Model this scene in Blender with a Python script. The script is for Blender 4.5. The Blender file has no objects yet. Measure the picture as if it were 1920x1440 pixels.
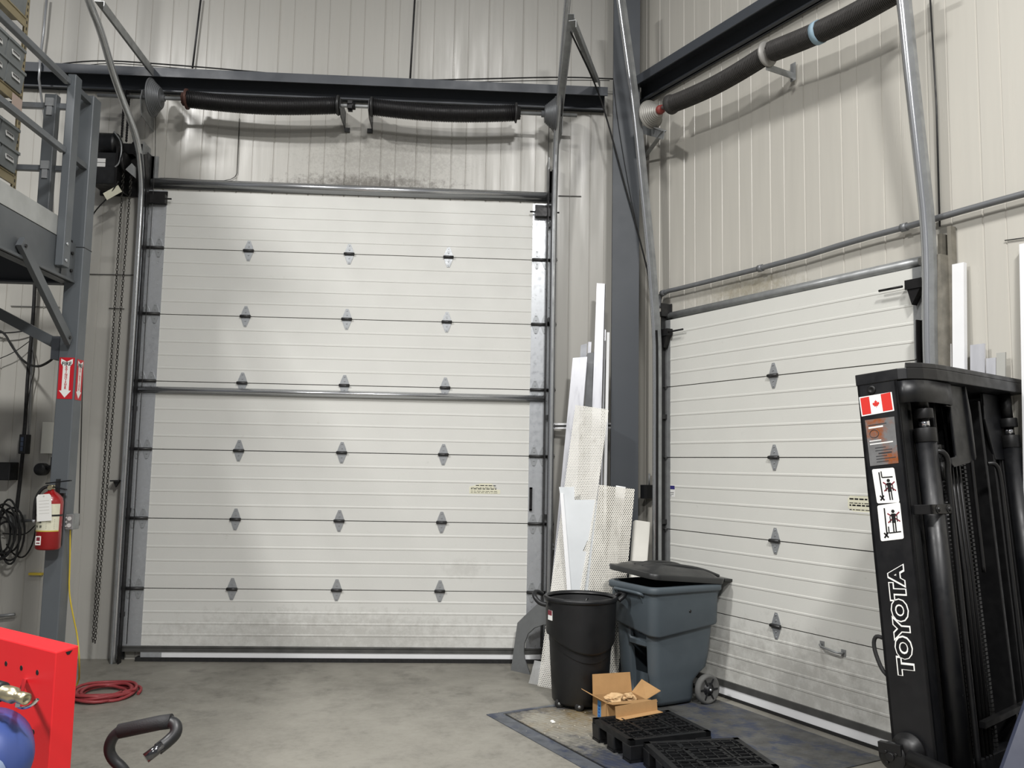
import bpy, bmesh, math, random
from mathutils import Vector, Matrix
random.seed(7)
V = Vector
PI = math.pi
C = bpy.context.scene.collection
SC = bpy.context.scene

# ------------------------------------------------------------------ camera
FPX, YAW, PITCH, ROLL = 1592.99, .0561, .0965, .0185
CAM = V((2.9217, -7.7806, 1.7477))
FW = V((math.sin(YAW)*math.cos(PITCH), math.cos(YAW)*math.cos(PITCH), math.sin(PITCH)))
_r = V((math.cos(YAW), -math.sin(YAW), 0)); _u = _r.cross(FW)
RT = _r*math.cos(ROLL) + _u*math.sin(ROLL)
UP = -_r*math.sin(ROLL) + _u*math.cos(ROLL)
cd = bpy.data.cameras.new('camera'); cam = bpy.data.objects.new('camera', cd); C.objects.link(cam)
cam.matrix_world = Matrix(((RT.x, UP.x, -FW.x, CAM.x), (RT.y, UP.y, -FW.y, CAM.y), (RT.z, UP.z, -FW.z, CAM.z), (0, 0, 0, 1)))
cd.sensor_width = 36; cd.lens = FPX/1920*36; cd.clip_start = .05
SC.camera = cam

# ------------------------------------------------------------------ light and exposure
w = bpy.data.worlds.new('world'); SC.world = w; w.use_nodes = True
w.node_tree.nodes['Background'].inputs[0].default_value = (.82, .84, .90, 1)
w.node_tree.nodes['Background'].inputs[1].default_value = .22
SC.view_settings.view_transform = 'Standard'; SC.view_settings.look = 'None'
SC.view_settings.gamma = 1; SC.view_settings.use_curve_mapping = False
SC.view_settings.exposure = 0.16
def high_bay(x, y, z, e, s=.8):
    l = bpy.data.lights.new('high_bay_light', 'AREA'); l.shape = 'DISK'; l.size = s; l.energy = e
    l.color = (1.0, .985, .965)
    o = bpy.data.objects.new('high_bay_light', l); C.objects.link(o); o.location = (x, y, z)
high_bay(-1.9, -6.3, 7.5, 640)
high_bay(2.9, -5.4, 7.9, 150)
high_bay(4.4, -8.6, 7.4, 640)
high_bay(1.6, -13.0, 7.0, 480)

# ------------------------------------------------------------------ geometry of the place: rays of the survey photo meet known planes
XC, ANG = 4.4366, 1.1094
RD = V((math.cos(ANG), -math.sin(ANG), 0)); RN = V((-math.sin(ANG), -math.cos(ANG), 0))
R0 = V((XC, 0, 0))
def ray(x, y): return FW + RT*((x-960)/FPX) + UP*((720-y)/FPX)
def plane(x, y, p, n):
    d = ray(x, y); return CAM + d*((V(p)-CAM).dot(n)/d.dot(n))
def L(x, y, o=0): return plane(x, y, (0, -o, 0), V((0, 1, 0)))
def RWp(x, y, o=0): return plane(x, y, R0+RN*o, RN)
def F(x, y, z=0): return plane(x, y, (0, 0, z), V((0, 0, 1)))
def XP(x, y, x0): return plane(x, y, (x0, 0, 0), V((1, 0, 0)))
def TP(x, y, t): return plane(x, y, R0+RD*t, RD)
def D(x, y, d): return CAM + ray(x, y)*d
MR = Matrix(((RD.x, RN.x, 0, R0.x), (RD.y, RN.y, 0, R0.y), (0, 0, 1, 0), (0, 0, 0, 1)))   # right wall frame: x = t, y = out, z up

# ------------------------------------------------------------------ materials
MATS = {}
def srgb(c): return tuple(((v/255+.055)/1.055)**2.4 if v > 10 else v/3294 for v in c)
def mat(name, col, rough=.6, metal=0., var=0., vscale=8., bump=0., bscale=60., dirt=None, spec=.5, stretch=(1, 1, 1), coat=0.):
    if name in MATS: return MATS[name]
    m = bpy.data.materials.new(name); m.use_nodes = True; nt = m.node_tree; N = nt.nodes; K = nt.links
    b = N['Principled BSDF']; col = srgb(col)+(1,)
    b.inputs['Base Color'].default_value = col; b.inputs['Roughness'].default_value = rough
    b.inputs['Metallic'].default_value = metal; b.inputs['Specular IOR Level'].default_value = spec
    b.inputs['Coat Weight'].default_value = coat
    tc = N.new('ShaderNodeTexCoord'); mp = N.new('ShaderNodeMapping'); mp.inputs['Scale'].default_value = stretch
    K.new(tc.outputs['Object'], mp.inputs['Vector'])
    src = None
    if var > 0:
        n = N.new('ShaderNodeTexNoise'); n.inputs['Scale'].default_value = vscale; n.inputs['Detail'].default_value = 5
        K.new(mp.outputs[0], n.inputs['Vector'])
        r = N.new('ShaderNodeMapRange'); r.inputs[1].default_value = .3; r.inputs[2].default_value = .7
        r.inputs[3].default_value = 1-var; r.inputs[4].default_value = 1+var*.6
        K.new(n.outputs[0], r.inputs[0])
        mx = N.new('ShaderNodeVectorMath'); mx.operation = 'SCALE'; mx.inputs[0].default_value = col[:3]
        K.new(r.outputs[0], mx.inputs['Scale']); src = mx.outputs[0]; K.new(src, b.inputs['Base Color'])
        r2 = N.new('ShaderNodeMapRange'); r2.inputs[1].default_value = .3; r2.inputs[2].default_value = .7
        r2.inputs[3].default_value = min(1, rough+.12); r2.inputs[4].default_value = max(.04, rough-.08)
        K.new(n.outputs[0], r2.inputs[0]); K.new(r2.outputs[0], b.inputs['Roughness'])
    if dirt:   # (colour, amount, scale, threshold)
        dc, amt, ds, th = dirt[:4]
        n = N.new('ShaderNodeTexNoise'); n.inputs['Scale'].default_value = ds; n.inputs['Detail'].default_value = 8; n.inputs['Roughness'].default_value = .7
        mp2 = N.new('ShaderNodeMapping'); mp2.inputs['Location'].default_value = (3.1, 7.7, 1.3)
        if len(dirt) > 4: mp2.inputs['Scale'].default_value = dirt[4]
        K.new(tc.outputs['Object'], mp2.inputs['Vector']); K.new(mp2.outputs[0], n.inputs['Vector'])
        r = N.new('ShaderNodeMapRange'); r.inputs[1].default_value = th; r.inputs[2].default_value = th+.12; r.inputs[4].default_value = amt
        K.new(n.outputs[0], r.inputs[0])
        mm = N.new('ShaderNodeMix'); mm.data_type = 'RGBA'; mm.inputs['B'].default_value = srgb(dc)+(1,); mm.inputs['A'].default_value = col
        if src: K.new(src, mm.inputs['A'])
        K.new(r.outputs[0], mm.inputs['Factor']); K.new(mm.outputs['Result'], b.inputs['Base Color'])
    if bump > 0:
        n = N.new('ShaderNodeTexNoise'); n.inputs['Scale'].default_value = bscale; n.inputs['Detail'].default_value = 3
        K.new(mp.outputs[0], n.inputs['Vector'])
        bp = N.new('ShaderNodeBump'); bp.inputs['Strength'].default_value = bump; bp.inputs['Distance'].default_value = .004
        K.new(n.outputs[0], bp.inputs['Height']); K.new(bp.outputs[0], b.inputs['Normal'])
    MATS[name] = m; return m

def nodes(m): return m.node_tree.nodes, m.node_tree.links
def zone_dirt(m, zones, col=(70, 66, 58)):
    """shaped dirt: each zone = (centre, half size, amount, noise scale) in object space"""
    N, K = nodes(m); b = N['Principled BSDF']; tc = [n for n in N if n.type == 'TEX_COORD'][0]
    prev = b.inputs['Base Color'].links[0].from_socket if b.inputs['Base Color'].links else None
    for c, h, amt, ns in zones:
        mp = N.new('ShaderNodeMapping'); mp.vector_type = 'TEXTURE'
        mp.inputs['Location'].default_value = c; mp.inputs['Scale'].default_value = h
        K.new(tc.outputs['Object'], mp.inputs['Vector'])
        ln = N.new('ShaderNodeVectorMath'); ln.operation = 'LENGTH'; K.new(mp.outputs[0], ln.inputs[0])
        fr = N.new('ShaderNodeMapRange'); fr.inputs[1].default_value = 1.; fr.inputs[2].default_value = .2; fr.inputs[3].default_value = 0; fr.inputs[4].default_value = .36
        K.new(ln.outputs['Value'], fr.inputs[0])
        n = N.new('ShaderNodeTexNoise'); n.inputs['Scale'].default_value = ns; n.inputs['Detail'].default_value = 9; n.inputs['Roughness'].default_value = .75
        K.new(tc.outputs['Object'], n.inputs['Vector'])
        ad = N.new('ShaderNodeMath'); K.new(n.outputs[0], ad.inputs[0]); K.new(fr.outputs[0], ad.inputs[1])
        th = N.new('ShaderNodeMapRange'); th.inputs[1].default_value = .62; th.inputs[2].default_value = .88; th.inputs[4].default_value = amt
        K.new(ad.outputs[0], th.inputs[0])
        gate = N.new('ShaderNodeMath'); gate.operation = 'LESS_THAN'; gate.inputs[1].default_value = 1.; K.new(ln.outputs['Value'], gate.inputs[0])
        mu = N.new('ShaderNodeMath'); mu.operation = 'MULTIPLY'; K.new(th.outputs[0], mu.inputs[0]); K.new(gate.outputs[0], mu.inputs[1])
        mm = N.new('ShaderNodeMix'); mm.data_type = 'RGBA'; mm.inputs['B'].default_value = srgb(col)+(1,)
        mm.inputs['A'].default_value = b.inputs['Base Color'].default_value
        if prev: K.new(prev, mm.inputs['A'])
        K.new(mu.outputs[0], mm.inputs['Factor']); prev = mm.outputs['Result']
    K.new(prev, b.inputs['Base Color'])

def perforated(name, col, pitch, hole, rough=.4, metal=.6, dirt=None):
    m = mat(name, col, rough, metal, var=.12, vscale=5, dirt=dirt); N, K = nodes(m)
    if any(n.type == 'MIX_SHADER' for n in N): return m
    tc = [n for n in N if n.type == 'TEX_COORD'][0]; out = N['Material Output']; b = N['Principled BSDF']
    sx = N.new('ShaderNodeSeparateXYZ'); K.new(tc.outputs['Object'], sx.inputs[0])
    def M(op, a, c=None):
        n = N.new('ShaderNodeMath'); n.operation = op
        for i, v in enumerate((a, c)):
            if v is None: continue
            if isinstance(v, (int, float)): n.inputs[i].default_value = v
            else: K.new(v, n.inputs[i])
        return n.outputs[0]
    row = M('MULTIPLY', sx.outputs[1], 1/(pitch*.866)); fl = M('FLOOR', row)
    par = M('MULTIPLY', M('MODULO', M('ABSOLUTE', fl), 2.), .5)
    u_ = M('SUBTRACT', M('FRACT', M('ADD', M('MULTIPLY', sx.outputs[0], 1/pitch), par)), .5)
    v_ = M('MULTIPLY', M('SUBTRACT', M('FRACT', row), .5), .866)
    dd = M('SQRT', M('ADD', M('MULTIPLY', u_, u_), M('MULTIPLY', v_, v_)))
    isin = M('LESS_THAN', dd, hole/pitch/2)
    tr = N.new('ShaderNodeBsdfTransparent'); ms = N.new('ShaderNodeMixShader')
    K.new(isin, ms.inputs[0]); K.new(b.outputs[0], ms.inputs[1]); K.new(tr.outputs[0], ms.inputs[2]); K.new(ms.outputs[0], out.inputs[0])
    return m

wallm = mat('insulated_wall_panel', (172, 170, 163), .34, 0, var=.05, vscale=2.2, bump=.12, bscale=5, stretch=(6, 6, .5), spec=.55)
doorm = mat('door_panel_paint', (206, 206, 201), .5, 0, var=.03, vscale=3, bump=.10, bscale=90, dirt=((150, 146, 136), .35, 9, .66))
doorm2 = mat('dock_door_paint', (206, 206, 200), .42, 0, var=.03, vscale=3, bump=.10, bscale=90, dirt=((140, 134, 124), .4, 10, .64))
steelgrey = mat('grey_painted_steel', (88, 92, 95), .42, 0, var=.05, vscale=4)
postgrey = mat('blue_grey_painted_steel', (92, 97, 101), .36, 0, var=.04, vscale=5)
girtm = mat('dark_grey_painted_steel', (62, 66, 72), .5, 0, var=.08, vscale=4)
colm = mat('corner_column_paint', (70, 74, 79), .45, 0, var=.06, vscale=2.5)
galv = mat('galvanized_steel', (168, 170, 172), .36, .55, var=.14, vscale=16)
galvs = mat('polished_galvanized_steel', (192, 194, 196), .22, .85)
galvd = mat('dull_galvanized_steel', (146, 148, 148), .42, .4, var=.22, vscale=12)
galvb = mat('bright_galvanized_sheet', (190, 193, 196), .34, .6, var=.12, vscale=24)
darkst = mat('dark_steel', (62, 62, 62), .45, .6, var=.2, vscale=20)
blackst = mat('oily_black_spring_steel', (26, 25, 26), .42, .4, var=.2, vscale=20)
rustm = mat('rusty_cast_iron', (72, 46, 38), .7, .3, var=.3, vscale=40)
redcast = mat('red_painted_casting', (130, 52, 46), .5, 0, var=.2, vscale=40)
blackp = mat('black_plastic', (20, 21, 23), .45, 0, var=.15, vscale=20)
rubber = mat('black_rubber', (24, 24, 24), .75, 0, var=.2, vscale=30)
binblk = mat('black_bin_plastic', (15, 16, 18), .5, 0, var=.15, vscale=9, bump=.06, bscale=200)
bingry = mat('slate_grey_bin_plastic', (74, 83, 89), .5, 0, var=.06, vscale=7, bump=.06, bscale=200)
lidm = mat('charcoal_lid_plastic', (40, 41, 41), .36, 0, var=.12, vscale=6, bump=.25, bscale=9)
cardm = mat('brown_cardboard', (176, 138, 92), .85, 0, var=.07, vscale=12, bump=.15, bscale=120)
paperm = mat('kraft_paper', (205, 172, 128), .8, 0, var=.08, vscale=14)
white = mat('white_painted_metal', (226, 227, 228), .4, 0, var=.03)
whitep = mat('white_paper', (236, 236, 232), .7)
labelw = mat('white_label', (225, 225, 222), .5)
offw = mat('aged_paper_label', (214, 212, 190), .6, 0, var=.05, vscale=60)
redp = mat('bright_red_paint', (214, 32, 38), .42, 0, var=.04, vscale=5)
signred = mat('sign_red', (192, 28, 40), .4)
extred = mat('extinguisher_red', (150, 20, 24), .28, 0, var=.05, coat=.3)
hosered = mat('dull_red_rubber', (142, 52, 56), .5, 0, var=.12, vscale=20)
bluep = mat('blue_plastic', (50, 68, 124), .4, 0, var=.08, vscale=7)
brass = mat('worn_nickel_brass', (190, 180, 150), .3, .9, var=.15, vscale=30)
chrome = mat('chrome', (215, 215, 218), .14, 1.)
mastm = mat('black_mast_paint', (11, 12, 15), .42, 0, var=.15, vscale=14, dirt=((92, 92, 92), .5, 30, .72))
mastd = mat('greasy_black_steel', (17, 17, 18), .45, .2, var=.25, vscale=18)
cowlm = mat('slate_blue_body_paint', (40, 45, 62), .4, 0, var=.05)
blk = mat('print_black', (14, 14, 16), .5)
maroon = mat('print_maroon', (120, 40, 52), .5)
flagr = mat('flag_red', (204, 48, 40), .45)
tapeb = mat('blue_tape', (70, 140, 205), .4)
yellowm = mat('yellow_cord_rubber', (205, 180, 60), .5)
deckm = mat('mezzanine_deck_edge', (176, 178, 176), .45, .2, var=.12, vscale=6)
tanm = mat('tan_shelf_paint', (158, 146, 116), .5, 0, var=.08, vscale=10)
binm = mat('grey_storage_bin_plastic', (132, 136, 136), .5, 0, var=.08)
pinkm = mat('pale_paper_tag', (196, 176, 164), .7)
pallm = mat('black_pallet_plastic', (13, 14, 16), .5, 0, var=.3, vscale=14, dirt=((50, 50, 52), .3, 12, .7))
pvcm = mat('dusty_white_pipe', (226, 224, 216), .4, 0, var=.05)
concm = mat('concrete_floor', (126, 123, 114), .5, 0, var=.24, vscale=2.6, bump=.25, bscale=24, dirt=((92, 89, 82), .65, 4.2, .52))
zone = [((-.6, 4.6, .2), (3.2, 1.6, 1), .35, 7), ((0, 3.3, .2), (5, 3, 1), .4, 24)]
platem = mat('leveler_tread_plate', (92, 92, 90), .5, .3, var=.35, vscale=7, dirt=((56, 64, 84), .85, 6, .50))

# ------------------------------------------------------------------ mesh builder
WM = {}
def frame_of(o): return WM.get(o.name, Matrix.Identity(4))
class MB:
    def __init__(s): s.bm = bmesh.new(); s.mi = 0
    def face(s, pts):
        vs = [s.bm.verts.new(p) for p in pts]
        f = s.bm.faces.new(vs); f.material_index = s.mi; return f
    def hull8(s, b, t):     # bottom ring and top ring of points -> closed prism
        n = len(b); B = [s.bm.verts.new(p) for p in b]; T = [s.bm.verts.new(p) for p in t]
        fs = [s.bm.faces.new(B[::-1]), s.bm.faces.new(T)]
        for i in range(n): fs.append(s.bm.faces.new((B[i], B[(i+1) % n], T[(i+1) % n], T[i])))
        for f in fs: f.material_index = s.mi
        return s
    def box(s, x0, x1, y0, y1, z0, z1, M=None):
        b = [V((x0, y0, z0)), V((x1, y0, z0)), V((x1, y1, z0)), V((x0, y1, z0))]; t = [p+V((0, 0, z1-z0)) for p in b]
        if M: b = [M@p for p in b]; t = [M@p for p in t]
        return s.hull8(b, t)
    def bar(s, p, q, wd, h, up=V((0, 0, 1))):
        p = V(p); q = V(q); d = (q-p).normalized(); sd = d.cross(V(up)).normalized(); u = sd.cross(d).normalized()
        r = [sd*(-wd/2)+u*(-h/2), sd*(wd/2)+u*(-h/2), sd*(wd/2)+u*(h/2), sd*(-wd/2)+u*(h/2)]
        return s.hull8([p+x for x in r], [q+x for x in r])
    def prism(s, poly, dv):
        dv = V(dv); return s.hull8([V(p) for p in poly], [V(p)+dv for p in poly])
    def tube(s, pts, r, n=10, closed=False, cap=True):
        pts = [V(p) for p in pts]; m = len(pts); rings = []
        rr = r if isinstance(r, (list, tuple)) else [r]*m
        prev = None
        for i, p in enumerate(pts):
            if closed: d = pts[(i+1) % m]-pts[i-1]
            else: d = pts[min(i+1, m-1)]-pts[max(i-1, 0)]
            d.normalize()
            if prev is None:
                a = V((0, 0, 1)) if abs(d.z) < .9 else V((1, 0, 0)); a = a-d*a.dot(d)
            else: a = prev-d*prev.dot(d)
            a.normalize(); prev = a; b = d.cross(a)
            rings.append([s.bm.verts.new(p+(a*math.cos(k*2*PI/n)+b*math.sin(k*2*PI/n))*rr[i]) for k in range(n)])
        for i in range(m if closed else m-1):
            A, B = rings[i], rings[(i+1) % m]
            for k in range(n):
                f = s.bm.faces.new((A[k], A[(k+1) % n], B[(k+1) % n], B[k])); f.material_index = s.mi; f.smooth = True
        if cap and not closed:
            for R, rev in ((rings[0], True), (rings[-1], False)):
                f = s.bm.faces.new(R[::-1] if rev else R); f.material_index = s.mi
        return s
    def cyl(s, p, q, r, n=20, r2=None): return s.tube([p, q], [r, r if r2 is None else r2], n)
    def loft(s, loops, closed=True, cap0=True, cap1=True, smooth=True):
        R = [[s.bm.verts.new(p) for p in lp] for lp in loops]; n = len(R[0])
        for A, B in zip(R, R[1:]):
            for k in range(n if closed else n-1):
                f = s.bm.faces.new((A[k], A[(k+1) % n], B[(k+1) % n], B[k])); f.material_index = s.mi; f.smooth = smooth
        if cap0: s.bm.faces.new(R[0][::-1]).material_index = s.mi
        if cap1: s.bm.faces.new(R[-1]).material_index = s.mi
        return s
    def lathe(s, prof, p, axis, n=24, cap=True):
        axis = V(axis).normalized(); a = V((0, 0, 1)) if abs(axis.z) < .9 else V((1, 0, 0)); a = (a-axis*a.dot(axis)).normalized(); b = axis.cross(a)
        lps = [[V(p)+axis*h+(a*math.cos(k*2*PI/n)+b*math.sin(k*2*PI/n))*max(r, .0005) for k in range(n)] for r, h in prof]
        return s.loft(lps, cap0=cap, cap1=cap)
    def build(s, name, ms, parent=None, M=None, bevel=0, shade=True):
        bm = s.bm; bmesh.ops.recalc_face_normals(bm, faces=bm.faces)
        if not isinstance(ms, (list, tuple)): ms = [ms]
        if parent is None and M is None:
            xs = [v.co.copy() for v in bm.verts]
            c = V(((min(p.x for p in xs)+max(p.x for p in xs))/2, (min(p.y for p in xs)+max(p.y for p in xs))/2, min(p.z for p in xs)))
            bmesh.ops.translate(bm, verts=bm.verts, vec=-c); M = Matrix.Translation(c)
        me = bpy.data.meshes.new(name); bm.to_mesh(me); bm.free()
        for m in ms: me.materials.append(m)
        o = bpy.data.objects.new(name, me); C.objects.link(o)
        place(o, M or Matrix.Identity(4), parent)
        if bevel:
            bv = o.modifiers.new('bevel', 'BEVEL'); bv.width = bevel; bv.segments = 2; bv.limit_method = 'ANGLE'; bv.angle_limit = .6
        return o
def place(o, M, parent=None):
    o.matrix_basis = M; WM[o.name] = M.copy()
    if parent is not None:
        o.parent = parent; o.matrix_parent_inverse = frame_of(parent).inverted()
def tag(o, label=None, cat=None, group=None, kind=None):
    if label: o['label'] = label
    if cat: o['category'] = cat
    if group: o['group'] = group
    if kind: o['kind'] = kind
    return o
def thing(name, label, cat, loc=(0, 0, 0), rot=0, group=None, kind=None):
    o = bpy.data.objects.new(name, None); C.objects.link(o); o.empty_display_size = .1
    place(o, Matrix.Translation(V(loc)) @ Matrix.Rotation(rot, 4, 'Z')); return tag(o, label, cat, group, kind)
def child_copy(src, M, parent):
    c = src.copy(); C.objects.link(c); place(c, M, parent); return c
def dup(root, M):
    """copy a thing with its parts and sub-parts, moved by the world matrix M"""
    r = root.copy(); C.objects.link(r); r.matrix_basis = M @ frame_of(root); WM[r.name] = r.matrix_basis.copy()
    def rec(src, dst):
        for ch in [o for o in bpy.data.objects if o.parent == src]:
            c = ch.copy(); C.objects.link(c); c.parent = dst; rec(ch, c)
    rec(root, r); return r
def carve(o, M, boxes):
    """cut box shaped pockets out of a part's mesh"""
    for bx_ in boxes:
        mb = MB(); mb.box(*bx_, M=M); bmesh.ops.recalc_face_normals(mb.bm, faces=mb.bm.faces)
        me = bpy.data.meshes.new('cut'); mb.bm.to_mesh(me); mb.bm.free(); c = bpy.data.objects.new('cut', me); C.objects.link(c)
        md = o.modifiers.new('cut', 'BOOLEAN'); md.object = c; md.operation = 'DIFFERENCE'; md.solver = 'EXACT'
        bpy.context.view_layer.update(); dg = bpy.context.evaluated_depsgraph_get()
        new = bpy.data.meshes.new_from_object(o.evaluated_get(dg)); o.modifiers.clear(); o.data = new
        bpy.data.objects.remove(c)
def local(M): return lambda x, y, z=0: M @ V((x, y, z))
def textmesh(s, size, M, matl, name, parent, off=0., extr=.0006, ax='CENTER', sx=1., label=None):
    cu = bpy.data.curves.new('text', 'FONT'); cu.body = s; cu.size = size; cu.offset = off; cu.extrude = extr
    cu.align_x = ax; cu.align_y = 'CENTER'; cu.space_character = 1.0; cu.resolution_u = 3
    t = bpy.data.objects.new('text', cu); me = bpy.data.meshes.new_from_object(t); bpy.data.objects.remove(t)
    for v in me.vertices: v.co.x *= sx
    me.materials.clear(); me.materials.append(matl); me.name = name
    o = bpy.data.objects.new(name, me); C.objects.link(o); place(o, M, parent)
    return o
def axes(o, x, y, z): return Matrix(((x.x, y.x, z.x, o.x), (x.y, y.y, z.y, o.y), (x.z, y.z, z.z, o.z), (0, 0, 0, 1)))
def slab(name, bl, br, tr, tl, th, ms, parent=None, M_only=False):
    """thin sheet with its four corners in the place; local x runs across, local y up the sheet"""
    bl, br, tr, tl = map(V, (bl, br, tr, tl)); x = (br-bl).normalized(); n = x.cross(tl-bl).normalized(); y = n.cross(x)
    M = axes(bl, x, y, n); I = M.inverted(); q = [I@p for p in (bl, br, tr, tl)]
    for p in q: p.z = 0
    if M_only: return M
    mb = MB(); mb.hull8([p-V((0, 0, th)) for p in q], q)
    return mb.build(name, ms, parent, M)

# ================================================================== THE SETTING
PER = .332
def grooved(x0, x1, z0, z1, yb, M, name, sgn=-1, phase=0.):
    """panel wall with narrow vertical V joints; surface at y=yb, room side is sgn*y"""
    xs = []; k = math.floor((x0-phase)/PER)-1
    while True:
        a = phase+k*PER
        if a > x1: break
        for c, wd, dp in ((a, .007, .006), (a+.137, .005, .004)):
            xs += [(c-wd, 0), (c-wd*.4, dp), (c+wd*.4, dp), (c+wd, 0)]
        k += 1
    xs = [(x0, 0)]+[p for p in xs if x0+.01 < p[0] < x1-.01]+[(x1, 0)]
    mb = MB(); lo = [V((x, yb-sgn*d, z0)) for x, d in xs]; hi = [V((x, yb-sgn*d, z1)) for x, d in xs]
    mb.loft([lo, hi], closed=False, cap0=False, cap1=False, smooth=False)
    mb.box(x0, x1, yb-sgn*.02, yb-sgn*.12, z0, z1)
    for v in mb.bm.verts: v.co = M @ v.co
    o = mb.build(name, wallm); tag(o, kind='structure'); return o
ID = Matrix.Identity(4)
grooved(-7, 4.47, 0, 8.6, .06, ID, 'wall_back', -1, .09)
wr = grooved(-.15, 11, 0, 8.6, -.06, MR, 'wall_right', 1, .05)
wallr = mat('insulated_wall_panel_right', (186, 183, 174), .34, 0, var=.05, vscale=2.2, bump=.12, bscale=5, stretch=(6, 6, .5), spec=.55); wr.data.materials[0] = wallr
wq = lambda t, z: tuple(MR @ V((t, -.06, z)) - wr.location)
zone_dirt(wallr, [(wq(1.55, 3.17), (.45, .75, .17), .5, 18), (wq(1.3, 3.2), (.6, .95, .14), .3, 34)], (128, 118, 92))
zone_dirt(wallm, [((3.25, .0, 4.36), (1.25, .6, .16), .8, 16), ((3.4, .0, 4.6), (1.1, .6, .35), .3, 40)], (74, 68, 58))
zone_dirt(doorm, [((1.8, 0, .22), (2.3, .5, .34), .34, 12), ((2.95, 0, .82), (.3, .5, .14), .18, 14)], (120, 116, 108))
zone_dirt(doorm2, [((1.9, 0, .25), (1.7, .5, .55), .4, 9)], (112, 108, 100))
fl = MB().box(-7, 12, -13, .2, -.2, 0).build('floor', concm); tag(fl, kind='structure'); zone_dirt(concm, zone, (154, 151, 142))

# ------------------------------------------------------------------ diamond hinges (one of each kind is built, then copied)
hingem = mat('zinc_hinge_plate', (166, 169, 171), .34, .5, var=.15, vscale=30)
def hinge_mb(wd=.042, hgt=.095, two=False):
    mb = MB()
    def leaf(cx, sg):
        pts = [(cx-wd, .012*sg), (cx-wd*.75, .045*sg), (cx-.012, hgt*sg), (cx+.012, hgt*sg), (cx+wd*.75, .045*sg), (cx+wd, .012*sg)]
        mb.prism([(x, -.004, z) for x, z in pts], (0, .004, 0))
        for z in (.04, .08): mb.cyl((cx, -.010, z*sg), (cx, -.003, z*sg), .0065, 8)
    for cx in ((-.042, .042) if two else (0,)):
        leaf(cx, 1); leaf(cx, -1)
    e = .085 if two else .044
    mb.mi = 1; mb.cyl((-e-.004, -.014, 0), (e+.004, -.014, 0), .0115, 12)
    mb.box(-e, e, -.016, 0, -.013, .013)
    return mb

def overhead_door(name, M, x0, x1, ends, mt, hx, stile):
    """sectional overhead door; local x across, local -y room side, front skin at y=0 (M maps it to the world)"""
    root = bpy.data.objects.new(name, None); C.objects.link(root); place(root, M @ Matrix.Translation((x0, 0, 0))); tag(root, kind='structure')
    first = None; h2 = None
    zs = ends
    for i in range(len(zs)-1):
        z0, z1 = zs[i]+.0035, zs[i+1]-.0035; H = z1-z0; prof = [(0.0, z0)]
        nr = 5
        for k in range(1, nr):
            zc = z0+H*k/nr
            prof += [(0.0, zc-.012), (-.0028, zc-.0075), (-.0028, zc+.004), (0, zc+.0085)]
        prof += [(0.0, z1)]
        ring = [(y, z) for y, z in prof]+[(.042, z1), (.042, z0)]
        mb = MB(); mb.loft([[V((x, y, z)) for y, z in ring] for x in (x0, x1)], smooth=False)
        s = mb.build('door_section', mt, root, M)
        if stile:
            for sx0, sx1 in ((x0-.02, x0+.155), (x1-.155, x1+.02)):
                mb = MB(); mb.box(sx0, sx1, -.007, .043, z0, z1)
                for zz in (z0+.03, z0+.10, z0+H*.45, z1-.12, z1-.04):
                    for xx in ((sx0+sx1)/2-.045, (sx0+sx1)/2+.045): mb.cyl((xx, -.010, zz), (xx, -.006, zz), .0045, 6)
                mb.build('end_plate', galvb, root, M)
        else:
            for sx0, sx1 in ((x0-.02, x0+.05), (x1-.05, x1+.02)):
                MB().box(sx0, sx1, -.007, .043, z0, z1).build('end_plate', galvd, root, M)
    for z in zs[1:-1]:
        for x in hx:
            Mh = M @ Matrix.Translation((x, -.001, z))
            if first is None: first = hinge_mb().build('hinge', [hingem, darkst], root, Mh)
            else: child_copy(first, Mh, root)
        if stile:
            for x in (x0+.068, x1-.068):
                Mh = M @ Matrix.Translation((x, -.008, z))
                if h2 is None: h2 = hinge_mb(.036, .085, True).build('end_hinge', [hingem, darkst], root, Mh)
                else: child_copy(h2, Mh, root)
        for x, sg in ((x0-.02, -1), (x1+.02, 1)):       # rollers in the track
            mb = MB(); mb.cyl((x-.05*sg, -.022, z), (x+.06*sg, -.022, z), .006, 8); mb.cyl((x+.035*sg, -.022, z), (x+.055*sg, -.022, z), .022, 14)
            mb.build('roller', darkst, root, M)
    return root
LZ = [.125]+[.6223+.61*k for k in range(6)]+[4.215]
door1 = overhead_door('door_1', ID, 0, 3.68, LZ, doorm, (.915, 1.83, 2.745), True)
MD = MR @ Matrix.Scale(-1, 4, (0, 1, 0))
RZ = [.125]+[.6285+.61*k for k in range(4)]+[3.05]
# the right door's frame: x = t, -y = into the room
MD2 = Matrix(((RD.x, -RN.x, 0, R0.x), (RD.y, -RN.y, 0, R0.y), (0, 0, 1, 0), (0, 0, 0, 1)))
door2 = overhead_door('door_2', MD2, .553, 2.993, RZ, doorm2, (1.7754,), False)
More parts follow.
